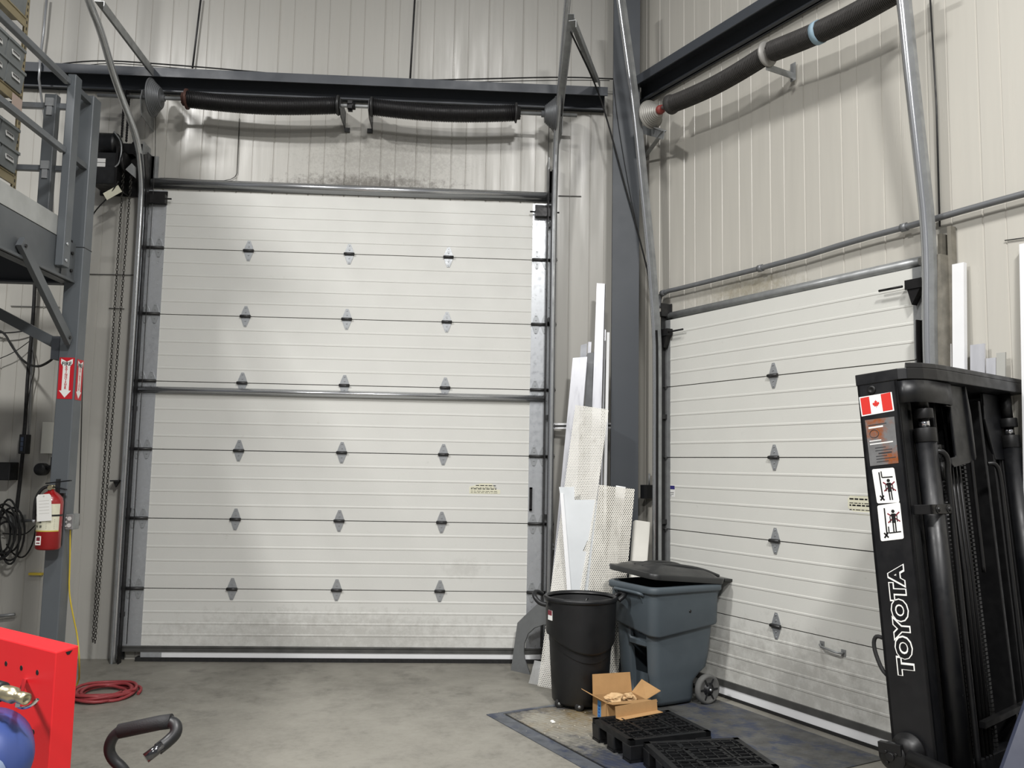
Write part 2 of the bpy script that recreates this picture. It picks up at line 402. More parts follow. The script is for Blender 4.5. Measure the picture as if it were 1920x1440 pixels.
# struts, seals and small fittings of the doors
mb = MB()
for z in (2.372,):
    prof = [(-.001, -.05), (-.012, -.046), (-.020, -.03), (-.050, -.026), (-.060, -.010), (-.060, .010), (-.050, .026), (-.020, .03), (-.012, .046), (-.001, .05)]
    mb.loft([[V((x, y-.004, z+.62*dz)) for y, dz in prof] for x in (-.01, 3.66)], smooth=True)
mb.build('strut', galvs, door1)
mb = MB(); mb.box(.0, 3.68, -.018, .04, .082, .13); mb.box(.0, 3.68, -.026, -.018, .118, .130); mb.box(.0, 3.68, -.024, -.018, .082, .088)
mb.build('bottom_channel', mat('scuffed_channel_steel', (88, 88, 86), .5, .4, var=.3, vscale=7), door1)
MB().box(.16, 3.68, -.014, .04, .032, .082).build('bottom_retainer', white, door1)
MB().box(.16, .34, -.016, .04, .022, .078).build('corner_bracket', galvb, door1)
MB().box(.12, 3.66, -.03, .045, .0, .034).build('bottom_seal', rubber, door1)
for x0, x1 in ((-.03, .16), (3.545, 3.72)):       # top roller brackets
    mb = MB(); mb.box(x0, x1, -.075, -.008, 4.075, 4.155); mb.box(x0, x1, -.012, -.006, 4.155, 4.20); mb.cyl((x0-.05, -.05, 4.12), (x1+.05, -.05, 4.12), .008, 10)
    mb.build('top_bracket', blackst, door1)
mb = MB(); mb.box(3.535, 3.56, -.030, -.022, 1.35, 1.56); mb.box(3.535, 3.56, -.03, -.006, 1.35, 1.365); mb.box(3.535, 3.56, -.03, -.006, 1.545, 1.56)
tag(mb.build('lift_handle', blackst, door1), 'slim dark pull handle at the right edge')
def in2(mb, name, m): return mb.build(name, m, door2, MD2)
in2(MB().box(.553, 2.993, -.018, .04, .085, .13), 'bottom_channel', MATS['scuffed_channel_steel'])
in2(MB().box(.553, 2.993, -.010, .04, .02, .085), 'bottom_retainer', white)
in2(MB().box(.553, 2.993, -.02, .045, .0, .022), 'bottom_seal', rubber)
for t, s in ((.57, 1), (2.98, -1)):
    mb = MB(); mb.box(t-.05, t+.07, -.07, -.008, 2.90, 2.96); mb.prism([(t-.04, -.06, 2.90), (t+.05, -.06, 2.90), (t+.01*s, -.06, 2.80)], (0, .05, 0)); mb.cyl((t+.25*s*-1*-1, -.05, 2.93), (t-.08, -.05, 2.93), .008, 8)
    in2(mb, 'top_bracket', blackst)
h = RWp(1562, 1216); ht, hz = (h-R0).dot(RD), h.z
mb = MB(); mb.tube([(ht-.09, -.004, hz+.01), (ht-.085, -.03, hz+.012), (ht-.06, -.045, hz+.005), (ht+.06, -.045, hz-.01), (ht+.085, -.03, hz-.012), (ht+.09, -.004, hz-.012)], .008, 10)
mb.box(ht-.105, ht-.07, -.006, 0, hz-.012, hz+.034); mb.box(ht+.07, ht+.105, -.006, 0, hz-.036, hz+.01)
tag(in2(mb, 'pull_handle', galvd), 'small grey bow pull handle')

def sticker(name, p, wd, hg, M, base, marks, parent, z=.0012, cut=None):
    """thin printed label: base plate plus raised print bars; p = centre in local x, z of frame M with -y to the room"""
    mb = MB(); x, zc, y = p
    poly = cut or [(-.5, -.5), (.5, -.5), (.5, .5), (-.5, .5)]
    mb.prism([(x+a*wd, y, zc+b*hg) for a, b in poly], (0, -.001, 0))
    mb.mi = 1
    for a0, a1, b0, b1 in marks: mb.box(x+a0*wd, x+a1*wd, y-.0016, y-.001, zc+b0*hg, zc+b1*hg)
    return mb.build(name, [base, blk], parent, M)
txt = []
random.seed(3)
for b in (-.42, -.30, -.12, .0, .17):
    a = -.45
    while a < .40:
        l = random.uniform(.04, .14); txt.append((a, min(a+l, .45), b, b+(.07 if b in (-.12, .17) else .035))); a += l+.03
p = L(909, 915); sticker('warning_label', (p.x, p.z, -.0), .28, .105, ID, offw, [t for t in txt if t[3] < .12 or abs(t[0]) < .3], door1, cut=[(-.5, -.5), (.5, -.5), (.5, -.15), (.36, -.1), (.22, .42), (-.1, .42), (-.35, .2), (-.5, .08)])
p = RWp(1621, 945); pt = (p-R0).dot(RD); sticker('warning_label', (pt, p.z, 0), .26, .145, MD2, offw, txt, door2, cut=[(-.5, -.22), (-.18, -.5), (.5, -.5), (.5, .5), (-.38, .45), (-.5, .2)])
p = RWp(1258, 921); pt = (p-R0).dot(RD); o = sticker('maker_label', (pt, p.z, 0), .10, .095, MD2, labelw, [(-.45, .4, -.15, -.10), (-.4, .35, -.3, -.26), (-.4, .1, -.42, -.38)], door2)
mb = MB(); mb.box(pt-.05, pt+.05, -.003, -.001, p.z+.018, p.z+.048); mb.build('label_band', mat('navy_print', (50, 48, 110), .5), door2, MD2)

# header bars above the doors (fixed to the wall)
def header(name, label, M, x0, x1, z, r=.042, m=None):
    prof = [(0, -1.15), (-.35, -1.1), (-.5, -.75), (-1.35, -.6), (-1.6, -.2), (-1.6, .25), (-1.35, .62), (-.5, .75), (-.35, 1.1), (0, 1.15)]
    mb = MB(); mb.loft([[M@V((x, .055+y*r, z+a*r)) for y, a in prof] for x in (x0, x1)], smooth=True)
    return tag(mb.build(name, m or galvs), label, 'door header')
header('door_header', 'long shiny galvanized header rail across the top of the wide left door', ID, -.0, 3.70, 4.295)
header('door_header', 'dull grey header rail across the top of the narrower right dock door', MD2, .50, 2.98, 3.085, .036, galvd)

# ------------------------------------------------------------------ structural steel
def Hbeam(p, q, h, wd, tf, name, label, m, up=V((0, 0, 1)), cat='beam'):
    p, q = V(p), V(q); d = (q-p).normalized(); sd = d.cross(up).normalized(); mb = MB()
    for s in (-1, 1): mb.bar(p+up*(s*(h-tf)/2), q+up*(s*(h-tf)/2), wd, tf, up)
    mb.bar(p, q, tf*.8, h-tf*2, up)
    return tag(mb.build(name, m), label, cat)
GZ = 5.235
# C-girts: top lip, deep web
def girt(p, q, sd, name, label):
    p, q, sd = V(p), V(q), V(sd); mb = MB(); up = V((0, 0, 1))
    def pl(a, b, z0, z1): mb.hull8([p+sd*a+up*z0, p+sd*b+up*z0, p+sd*b+up*z1, p+sd*a+up*z1], [q+sd*a+up*z0, q+sd*b+up*z0, q+sd*b+up*z1, q+sd*a+up*z1])
    pl(0, .21, .0, .012); pl(.198, .21, -.072, .0); pl(.02, .035, -.15, 0); pl(.0, .07, -.15, -.138)
    return tag(mb.build(name, girtm), label, 'beam')
girt((-4.5, .05, 5.30), (4.20, .05, 5.30), (0, -1, 0), 'wall_girt', 'long dark grey horizontal steel beam above the wide left door')
a = MR @ V((.16, -.05, 5.33)); b = MR @ V((7.5, -.05, 5.33))
girt(a, b, RN, 'wall_girt', 'dark grey horizontal steel beam above the right dock door')
# corner column
mb = MB(); x0, x1, y0, y1 = 4.232, 4.478, -.285, -.02
mb.box(x0, x1, y0, y0+.014, 0, 8.4); mb.box(x0+.04, x1-.06, y1-.014, y1, 0, 8.4); mb.box((x0+x1)/2-.006, (x0+x1)/2+.006, y0+.014, y1-.014, 0, 8.4)
mb.box(x0-.05, x1+.03, y0-.03, y1+.01, 0, .016)
tag(mb.build('corner_column', colm), 'tall slate grey steel column in the corner between the two doors', 'column')

# ------------------------------------------------------------------ door tracks (angle + round-edged channel), running up then sloping out overhead
def smooth_path(pts, it=2):
    for _ in range(it):
        n = [pts[0]]
        for a, b in zip(pts, pts[1:]): n += [a*.75+b*.25, a*.25+b*.75]
        pts = n+[pts[-1]]
    return pts
def sweep(mb, pts, prof, side):
    """sweep 2D profile (a along side, b along normal) along pts lying in the plane perpendicular to side"""
    lps = []
    for i, p in enumerate(pts):
        d = (pts[min(i+1, len(pts)-1)]-pts[max(i-1, 0)]).normalized(); nn = side.cross(d).normalized()
        lps.append([p+side*a+nn*b for a, b in prof])
    mb.loft(lps, smooth=False)
def track(name, label, pts, side, plate, zb, Mwall, sgn):
    """side = unit vector along the wall pointing at the door"""
    pts = [V(p) for p in pts]; path = smooth_path(pts)
    root = thing(name, label, 'door track', pts[0])
    mb = MB(); nz = side
    # J-shaped rail: rounded bead in front and web behind
    mb.tube([p for p in path], .029, 14)
    mb.build('rail', galvs, root)
    mb = MB(); a0, a1 = plate or (-.008, .008); sweep(mb, [p for p in path], [(a0, -.014), (a1, -.014), (a1, .02), (a0, .02)] if plate else [(-.008, -.03), (.008, -.03), (.008, .035), (-.008, .035)], side)
    for p in path: pass
    mb2 = MB(); sweep(mb2, [p+side*.055 for p in path if p.z < zb], [(-.004, -.025), (.004, -.025), (.004, .04), (-.004, .04)], side)
    mb2.build('outer_web', blackst, root)
    mb.build('inner_web', galvd, root)
    return root
def mount_angle(root, x, M, z0, z1, wd=.05):
    mb = MB(); mb.box(x-wd, x+wd, -.004, .054, z0, z1) if False else None
    mb.box(x-wd/2, x+wd/2, .046, .055, z0, z1); mb.box(x-.004, x+.004, -.05, .05, z0, z1)
    z = z0+.4
    while z < z1: mb.box(x-.03, x+.03, -.07, .0, z-.02, z+.02); z += .9
    mb.build('wall_angle', darkst, root, M)
TLx, TRx = -.035, 3.715
tl = [V((TLx, -.10, .0)), V((TLx, -.10, 1.5)), V((TLx, -.10, 3.0)), V((TLx, -.10, 4.0)), V((TLx, -.13, 4.25)), V((TLx, -.28, 4.60))]
for px in ((215, 150), (190, 60), (165, 0), (158, -30)):
    p = XP(px[0], px[1], TLx); tl.append(p)
T1 = track('door_track', 'left vertical roller track of the wide door, bending outwards at the top', tl, V((1, 0, 0)), None, 4.5, ID, 1)
mount_angle(T1, TLx+.01, ID, 0, 4.55)
tr_ = [V((TRx, -.10, .0)), V((TRx, -.10, 1.5)), V((TRx, -.10, 3.0)), V((TRx, -.10, 4.05)), V((TRx, -.13, 4.3))]
for px in ((1043, 250), (1052, 150), (1064, 0), (1067, -30)):
    p = XP(px[0], px[1], TRx); tr_.append(p)
T2 = track('door_track', 'right vertical roller track of the wide door, beside the leaning sheets', tr_, V((-1, 0, 0)), None, 4.5, ID, -1)
mount_angle(T2, TRx-.01, ID, 0, 4.55)
TA, TB = .515, 3.09
def rt(x): return MR @ V(x)
t3 = [rt((TA, .09, 0)), rt((TA, .09, 1.5)), rt((TA, .09, 2.75)), rt((TA, .10, 2.95))]
for px in ((1220, 500), (1205, 350), (1190, 200), (1162, 0), (1158, -30)): t3.append(TP(px[0], px[1], TA))
T3 = track('door_track', 'left roller track of the dock door, slanting up in front of the corner column', t3, RD.copy(), (.0, .062), 3.0, MR, 1)
mount_angle(T3, TA+.02, MD2, 0, 3.2)
t4 = [rt((TB, .09, 0)), rt((TB, .09, 1.5)), rt((TB, .09, 2.3)), rt((TB, .095, 2.6))]
for px in ((1738, 450), (1722, 300), (1705, 150), (1690, 0), (1686, -30)): t4.append(TP(px[0], px[1], TB+.02))
T4 = track('door_track', 'right roller track of the dock door, rising behind the forklift mast', t4, -RD, (-.056, .0), 2.7, MR, -1)
# wide guard channel beside the right track
mb = MB(); mb.box(TB+.02, TB+.09, -.075, .05, 0, 3.08); mb.box(TB+.04, TB+.065, -.02, .05, 3.08, 3.22); mb.box(TB+.09, TB+.115, -.0, .05, 0, 3.26)
mb.build('wall_angle', mat('stained_galvanized_steel', (128, 124, 114), .5, .3, var=.28, vscale=13), T4, MD2)
# flag angles of the left door track at the header
for x in (-.0, 3.70):
    mb = MB(); mb.box(x-.045, x-.037, -.13, .05, 4.30, 4.62); mb.box(x-.04, x+.04, .046, .056, 4.30, 4.55); mb.build('flag_angle', galvd, T1 if x < 1 else T2)

# diagonal hangers that carry the sloping tracks
def hanger(label, p, q, wd=.045):
    p, q = V(p), V(q); mb = MB(); d = (q-p).normalized(); s = d.cross(V((0, 0, 1))).normalized(); n = s.cross(d)
    mb.bar(p+n*wd/2, q+n*wd/2, wd, .005); mb.bar(p+s*wd/2, q+s*wd/2, .005, wd)
    k = int((q-p).length/.12)
    for i in range(1, k): c = p+(q-p)*(i/k); mb.cyl(c+n*(wd/2+.002), c+n*(wd/2+.006), .007, 6)
    tag(mb.build('track_hanger', galvd), label, 'hanger bar')
hanger('diagonal slotted angle bar from the left track down to the beam', XP(178, 10, TLx)+V((.03, 0, 0)), L(280, 135, .16), .075)
hanger('diagonal angle bar from the right track down to the beam by the column', XP(1073, 45, TRx), L(1119, 160, .20), .06)
hanger('upright angle bar behind the right track of the wide door', XP(1071, 30, TRx), L(1049, 215, .30), .05)

# ------------------------------------------------------------------ torsion springs and shafts
def spring_mb(p, q, r, sag, turns, wire):
    p, q = V(p), V(q); d = (q-p).normalized(); s = d.cross(V((0, 0, 1))).normalized(); u = s.cross(d); pts = []
    n = turns*10
    for i in range(n+1):
        f = i/n; a = f*turns*2*PI; c = p.lerp(q, f)-V((0, 0, 1))*sag*math.sin(PI*f)
        pts.append(c+(s*math.cos(a)+u*math.sin(a))*r)
    mb = MB(); mb.tube(pts, wire, 5)
    mb.tube([p.lerp(q, f/12)-V((0, 0, 1))*sag*math.sin(PI*f/12) for f in range(13)], r-wire*.6, 20)
    return mb
def drum_mb(c, ax, r0, r1, ln):
    prof = [(.03, -.03), (.03, 0)]
    k = 7
    for i in range(k+1):
        r = r0+(r1-r0)*i/k; z = ln*i/k; prof += [(r, z), (r+.008, z+ln/k*.35), (r, z+ln/k*.7)]
    prof += [(r1+.012, ln), (r1+.012, ln+.012), (.03, ln+.016), (.03, ln+.03)]
    return MB().lathe(prof, c, ax, 32)
yS = -.25
root = thing('torsion_spring_assembly', 'long shaft with two black torsion springs above the wide left door', 'door spring', (1.84, yS, 4.98))
zS = 4.985
MB().cyl((-.42, yS, zS), (3.90, yS, zS), .0165, 14).build('shaft', galvd, root)
def pX(px, py): return L(px, py, .25).x
s1a, s1b = pX(352, 190), pX(634, 205); s2a, s2b = pX(697, 205), pX(966, 215)
spring_mb((s1a, yS, zS), (s1b, yS, zS), .073, .035, 88, .0052).build('spring', blackst, root)
spring_mb((s2a, yS, zS), (s2b, yS, zS), .073, .035, 84, .0052).build('spring', blackst, root)
def cone(x, s, m):
    mb = MB(); mb.lathe([(.02, -.05), (.06, -.045), (.062, -.02), (.092, -.015), (.092, 0), (.066, .005), (.066, .06)], (x, yS, zS), (s, 0, 0), 22)
    for k in range(6):
        a = k*PI/3; c = V((x-.05*s, yS+math.cos(a)*.05, zS+math.sin(a)*.05)); mb.cyl(c, c+V((.03*s, 0, 0)), .009, 6)
    return mb.build('winding_cone', m, root)
cone(s1a, 1, rustm); cone(s2b, -1, darkst)
for x, s in ((s1b, 1), (s2a, -1)):
    mb = MB(); mb.lathe([(.02, -.012), (.085, -.012), (.092, 0), (.085, .012), (.03, .016)], (x, yS, zS), (1, 0, 0), 24)
    mb.prism([(x+.02*s, yS-.06, zS-.05), (x+.02*s, yS+.02, zS-.10), (x+.02*s, .055, zS-.10), (x+.02*s, .055, zS+.07), (x+.02*s, yS+.03, zS+.07), (x+.02*s, yS-.05, zS+.05)], (.006*s, 0, 0))
    mb.box(x+.02*s if s > 0 else x-.07, x+.07 if s > 0 else x-.02, .035, .055, zS-.13, zS-.09)
    mb.build('bearing_plate', darkst, root)
xm = pX(659, 200)
mb = MB(); mb.cyl((xm-.035, yS, zS), (xm+.035, yS, zS), .034, 14)
for k in range(5): a = k*2*PI/5; c = V((xm-.01, yS+math.cos(a)*.035, zS+math.sin(a)*.035)); mb.box(c.x-.02, c.x+.02, c.y-.014, c.y+.014, c.z-.014, c.z+.014)
mb.build('coupling', blackst, root)
drum_mb(V((.14, yS, zS)), (-1, 0, 0), .085, .158, .075).build('cable_drum', mat('cast_drum_grey', (108, 110, 112), .5, .5, var=.1), root)
drum_mb(V((3.60, yS, zS)), (1, 0, 0), .075, .150, .09).build('cable_drum', MATS['cast_drum_grey'], root)
for x, s in ((-.03, -1), (3.76, 1)):
    mb = MB(); mb.prism([(x, yS-.05, zS-.03), (x, yS+.0, zS-.17), (x, .055, zS-.2), (x, .055, zS+.1), (x, yS-.02, zS+.06)], (.006, 0, 0)); mb.build('end_bracket', galvd, root)
# lift cables
for x in (.045, 3.655): MB().tube([(x, yS+.13, zS), (x, -.06, 4.5), (x, -.035, 1.5), (x, -.035, .15)], .003, 5).build('lift_cable', darkst, root)
# drive sprocket + roller chain down to the operator
mb = MB(); mb.lathe([(.0, -.006), (.055, -.006), (.06, 0), (.055, .006), (.0, .006)], (-.165, yS, zS), (1, 0, 0), 20)
mb.build('sprocket', blackst, root)
mb = MB()
for s in (-1, 1):
    z = zS; mb = MB()
    mb.box(-.168, -.162, yS+s*.052-.003, yS+s*.052+.003, 4.58, zS)
    while z > 4.58: mb.box(-.173, -.157, yS+s*.052-.008, yS+s*.052+.008, z-.012, z+.006); z -= .024
    mb.build('roller_chain', blackst, root)

yR = .25
root2 = thing('torsion_spring_assembly', 'dark dusty torsion spring and shaft sagging above the dock door', 'door spring', rt((1.9, yR, 4.85)))
def rq(px, py, o=yR): return RWp(px, py, o)
dusty = mat('dusty_spring_steel', (56, 54, 52), .6, .2, var=.12, vscale=18)
pA, pB, pC, pD = rq(1258, 196), rq(1436, 103), rq(1448, 96), rq(1700, -28)
MB().cyl(rq(1224, 211), rq(1740, -50), .0165, 12).build('shaft', galvd, root2)
spring_mb(pA, pB, .072, .03, 70, .005).build('spring', dusty, root2)
spring_mb(pC, pD, .074, .03, 90, .005).build('spring', dusty, root2)
d0 = (pB-pA).normalized(); d1 = (pD-pC).normalized()
MB().lathe([(.02, -.05), (.05, -.045), (.055, -.02), (.084, -.01), (.084, .01), (.07, .05)], pA, d0, 22).build('winding_cone', dusty, root2)
MB().lathe([(.02, -.015), (.09, -.012), (.096, 0), (.09, .012), (.02, .015)], pB+d0*.015, d0, 24).build('bearing_plate', mat('light_dusty_steel', (150, 148, 144), .5, .3), root2)
pm = pC.lerp(pD, .38)-V((0, 0, .028)); MB().cyl(pm-d1*.022, pm+d1*.022, .081, 24).build('paint_band', mat('pale_blue_spring_mark', (140, 165, 180), .6), root2)
dc = rq(1232, 209)
drum_mb(dc+d0*.02, -d0, .05, .115, .10).build('cable_drum', mat('light_drum_grey', (160, 158, 152), .5, .4, var=.1), root2)
MB().lathe([(.02, 0), (.036, 0), (.042, .02), (.036, .05), (.02, .05)], dc+d0*.02, d0, 12).build('drum_hub', redcast, root2)
mb = MB(); q0 = rq(1245, 245, .27)
mb.bar(rq(1192, 225, .02), q0, .05, .006); mb.bar(rq(1192, 240, .02), q0-V((0, 0, .04)), .006, .07)
mb.bar(q0, rq(1205, 300, -.02), .04, .005)
mb.build('end_bracket', galvd, root2)
mb = MB(); pp = pB+V((0, 0, -.09)); mb.bar(pp, pp-RN*.29, .006, .05); mb.bar(pp-RN*.285+V((0, 0, -.04)), pp-RN*.285+V((0, 0, .10)), .05, .005, RN); mb.build('center_bracket', galvd, root2)

# ------------------------------------------------------------------ conduits and cables on the walls
def pipe(name, label, pts, r, m, cat, n=8, it=0, kind=None, couplers=(), group=None):
    pts = [V(p) for p in pts]
    if it: pts = smooth_path(pts, it)
    mb = MB(); mb.tube(pts, r, n)
    for c in couplers:
        a = pts[c]; b = pts[c+1]; d = (b-a).normalized(); mb.cyl(a-d*.02, a+d*.02, r*1.35, n)
    return tag(mb.build(name, m), label, cat, group)
c1 = [L(88, -5, 0), L(82, 60, 0), L(76, 105, 0), L(75, 118, .2), L(73, 148, .2), L(78, 185, .02), L(90, 260, 0), L(92, 420, 0)]
pipe('conduit', 'thin bright conduit running up the back wall at far left', c1, .011, galv, 'conduit')
pipe('conduit', 'thin dark conduit on the back wall above the left part of the beam', [L(377, -5, -.02), L(361, 128, -.02)], .009, darkst, 'conduit')
pipe('conduit', 'thin dark conduit on the back wall above the middle of the beam', [L(778, -5, -.02), L(769, 150, -.02)], .009, darkst, 'conduit')
pipe('conduit', 'grey conduit crossing the right wall above the dock door', [RWp(1236, 578), RWp(1236, 557), RWp(1246, 547), RWp(1275, 541), RWp(1485, 488), RWp(1600, 452), RWp(1730, 417), RWp(1830, 388), RWp(1955, 354)], .021, mat('grey_conduit', (128, 130, 132), .4, .5, var=.15), 'conduit', 10, 1, couplers=(4, 8, 12))
pipe('conduit', 'thin vertical conduit on the right wall at the far right of the dock door', [RWp(1744, -5, -.03), RWp(1756, 200, -.03), RWp(1762, 425, -.03)], .006, darkst, 'conduit')
def cable(label, pts, r=.004, m=None, it=2, name='cable', group=None): return pipe(name, label, pts, r, m or rubber, 'cable', 6, it, group=group)
cable('black cable lying along the top of the beam over the wide door', [L(70, 128, .12), L(130, 117, .1), L(197, 113, .08), L(290, 119, .1), L(440, 131, .14), L(640, 150, .12), L(770, 151, .1), L(900, 148, .1), L(1060, 144, .1), L(1150, 148, .1)], .007)
cable('thin second black cable below the first one on the beam', [L(110, 130, .12), L(197, 117, .08), L(290, 124, .1), L(440, 137, .14), L(640, 153, .12), L(770, 156, .1), L(1060, 150, .1), L(1143, 151, .1)], .004)
cable('thin dark cable slanting down across the corner column', [XP(1070, 60, TRx), L(1120, 165, .2), L(1143, 240, .3), L(1168, 335, .31), L(1195, 430, .31), L(1222, 540, .31), L(1228, 600, .25)], .0075)
cable('hair-thin cable hanging down in front of the corner column', [L(1150, 150, .3), L(1157, 220, .3), L(1175, 330, .3), L(1195, 430, .32)], .003)
cable('thin black wire drawn round the header panel over the wide door', [L(290, 336, -.045), L(300, 333, -.045), L(380, 338, -.045), L(444, 339, -.045), L(446, 300, -.045), L(449, 222, -.045)], .003)

for i, (p, q) in enumerate(((L(166, 514, -.05), L(262, 516, -.05)), (L(204, 578, -.05), L(233, 579, -.05)), (L(1047, 367, -.05), L(1090, 368, -.05)), (RWp(1884, 451, -.05), RWp(1935, 444, -.05)), (L(20, 574, -.05), L(112, 576, -.05)))):
    tag(MB().tube([p, q], .0035, 5).build('trim_%d' % (i+1), darkst), kind='structure')
# T-slot rail held behind the leaning sheets
mb = MB(); p, q = L(1034, 799, .05), L(1151, 798, .12); mb.bar(p, q, .028, .052); mb.mi = 1
mb.bar(p+V((0, -.016, .0)), q+V((0, -.016, .0)), .003, .018)
for e, s in ((p, -1), (q, 1)):
    for a in (-.014, .014): mb.bar(e+V((.0, -.018, a)), e+V((.03, -.018, a)), .006, .008)
tag(mb.build('slotted_rail', [white, darkst]), 'white aluminium slotted rail fixed level behind the leaning sheets', 'rail')
mb = MB(); p = L(1037, 1025, .06)
for a in (-.018, .018):
    for b in (-.018, .018): mb.box(p.x-.03+a, p.x-.005+a, p.y-.02, p.y+.07, p.z+b-.01, p.z+b+.01)
mb.box(p.x-.035, p.x+.0, p.y-.01, p.y+.07, p.z-.008, p.z+.008)
tag(mb.build('rail_clamp', galvd), 'small grey metal clamp on the wall right of the wide door track', 'clamp')

# ------------------------------------------------------------------ mezzanine at the left
X0, X1, Y0, Y1 = -.063, .067, -1.40, -1.27
root = thing('mezzanine_column', 'blue grey square steel column carrying the mezzanine corner', 'column', (0, -1.335, 0))
MB().box(X0, X1, Y0, Y1, 0.012, 4.49).build('post', postgrey, root, bevel=.008)
MB().box(X0-.07, X1+.07, Y0-.07, Y1+.07, 0, .012).build('base_plate', postgrey, root)
mb = MB(); mb.box(X0-.002, X1+.002, Y0-.002, Y1+.002, 3.31, 3.315); mb.build('weld_seam', darkst, root)
mb = MB(); p = L(118, 1197, 1.42); mb.lathe([(.045, -.05), (.06, -.03), (.065, .02), (.05, .05)], V((X1+.03, Y0-.02, .16)), (1, 0, 0), 16); mb.box(X1, X1+.02, Y0-.03, Y0+.03, .1, .2)
mb.build('foot_guard', blackp, root)
root = thing('mezzanine_platform', 'grey steel mezzanine platform with a pale deck edge at left', 'mezzanine', (-.02, -3.5, 3.0))
mb = MB(); mb.box(-.012, .0, -6.2, -1.31, 3.04, 3.32); mb.box(-.09, -.012, -6.2, -1.31, 3.04, 3.052); mb.box(-.09, -.012, -6.2, -1.31, 3.308, 3.32); mb.box(-.012, .02, -6.2, -1.31, 3.04, 3.058)
mb.build('side_beam', steelgrey, root)
MB().box(-.014, .004, -6.2, -1.62, 3.325, 3.465).build('deck_edge', deckm, root)
mb = MB(); mb.box(-3.4, -.014, -1.31, -1.298, 3.04, 3.32); mb.box(-3.4, -.014, -1.38, -1.31, 3.04, 3.052); mb.build('back_beam', girtm, root)
MB().box(-3.4, -.016, -6.2, -1.31, 3.335, 3.36).build('deck_board', darkst, root)
mb = MB(); mb.box(-3.4, -.03, -2.9, -2.8, 3.1, 3.3); mb.box(-3.4, -.03, -4.4, -4.3, 3.1, 3.3); mb.build('joist', girtm, root)
mb = MB(); mb.box(.0, .008, -1.60, -1.40, 3.05, 3.33)
mb.mi = 1
for z in (3.12, 3.25): mb.cyl((.008, -1.46, z), (.02, -1.46, z), .013, 8)
mb.build('end_plate', [steelgrey, blackst], root)
root = thing('mezzanine_column', 'second mezzanine column off to the left near the viewer', 'column', (0, -6.2, 0))
MB().box(X0, X1, -6.26, -6.13, 0, 3.03).build('post', postgrey, root, bevel=.008)
def brace(label, p, q, wd=.06):
    root = thing('diagonal_brace', label, 'brace', p); d = (V(q)-V(p)).normalized()
    mb = MB(); mb.bar(p, q, .035, wd, V((0, 0, 1))); mb.mi = 1
    side = d.cross(V((0, 0, 1))).normalized()
    for e in (V(p)+d*.04, V(q)-d*.04): mb.cyl(e-side*.026, e+side*.026, .012, 8)
    mb.build('bar', [steelgrey, blackst], root); return root
pb = XP(38, 452, .03); brace('flat grey brace from the mezzanine side beam down to the column front', pb, V((.02, Y0-.035, 2.60)), .075)
brace('flat grey brace reaching left from the column under the mezzanine', V((-.09, -1.335, 2.58)), V((-1.0, -1.335, 3.04)), .075)
mb = MB(); mb.box(-.12, -.063, -1.40, -1.28, 2.47, 2.64); tag(mb.build('brace_bracket', girtm), 'grey bracket on the left side of the mezzanine column', 'bracket')
# guardrail along the deck side and along the back
root = thing('guardrail', 'grey tubular guardrail bolted to the mezzanine side', 'guardrail', (.03, -1.65, 3.1))
mb = MB(); mb.box(.004, .064, -1.70, -1.60, 3.105, 4.515); mb.build('post', postgrey, root, bevel=.006)
for z in (3.15, 3.27): MB().cyl((.064, -1.665, z), (.072, -1.665, z), .011, 8).build('bolt', galvb, root)
for z in (4.455, 3.945): MB().box(-.012, .032, -6.2, -1.70, z-.022, z+.022).build('rail', galvd if z > 9 else mat('zinc_grey_rail', (128, 132, 136), .35, .5, var=.08), root, bevel=.006)
for z in (4.44, 3.93): MB().bar((.03, -1.60, z), (.03, -1.40, z), .04, .04).build('rail_stub', steelgrey, root)
root = thing('guardrail', 'short grey guardrail along the back edge of the mezzanine', 'guardrail', (-.4, -1.33, 3.36))
mb = MB(); mb.box(-.30, -.21, -1.40, -1.33, 3.36, 4.49); mb.build('post', steelgrey, root, bevel=.006)
for z in (4.42, 3.93): MB().box(-3.4, -.063, -1.345, -1.305, z-.022, z+.022).build('rail', MATS['zinc_grey_rail'], root, bevel=.005)
for z in (4.42, 3.93): mb = MB(); mb.box(-.285, -.225, -1.415, -1.30, z-.03, z+.032); mb.box(-.275, -.235, -1.41, -1.40, z-.10, z-.03); mb.build('clamp', galv, root)

# shelving with bins on the mezzanine
SX = -.50
def sz(px, py): return XP(px, py, SX)
ye = sz(45, 150).y
root = thing('shelving_unit', 'tan boltless shelving standing on the mezzanine at top left', 'shelving', (SX-.25, ye-1, 3.36))
for xx in (SX, SX-.5):
    mb = MB(); mb.box(xx-.04, xx, ye-.002, ye+.002, 3.36, 6.4); mb.box(xx-.004, xx, ye-.045, ye, 3.36, 6.4)
    mb.mi = 1; z = 3.42
    while z < 6.3: mb.box(xx-.001, xx+.0008, ye-.030, ye-.016, z-.012, z+.012); mb.box(xx-.03, xx-.016, ye+.001, ye+.003, z-.012, z+.012); z += .05
    mb.build('upright', [tanm, darkst], root)
levels = [3.86, 4.48, 5.10, 5.7]
for zl in levels:
    mb = MB(); mb.box(SX-.012, SX, ye-2.4, ye-.045, zl-.075, zl); mb.box(SX-.5, SX-.012, ye-2.4, ye-.03, zl-.02, zl-.005); mb.box(SX-.012, SX+.008, ye-2.4, ye-.045, zl-.012, zl-.002)
    mb.build('shelf', tanm, root)
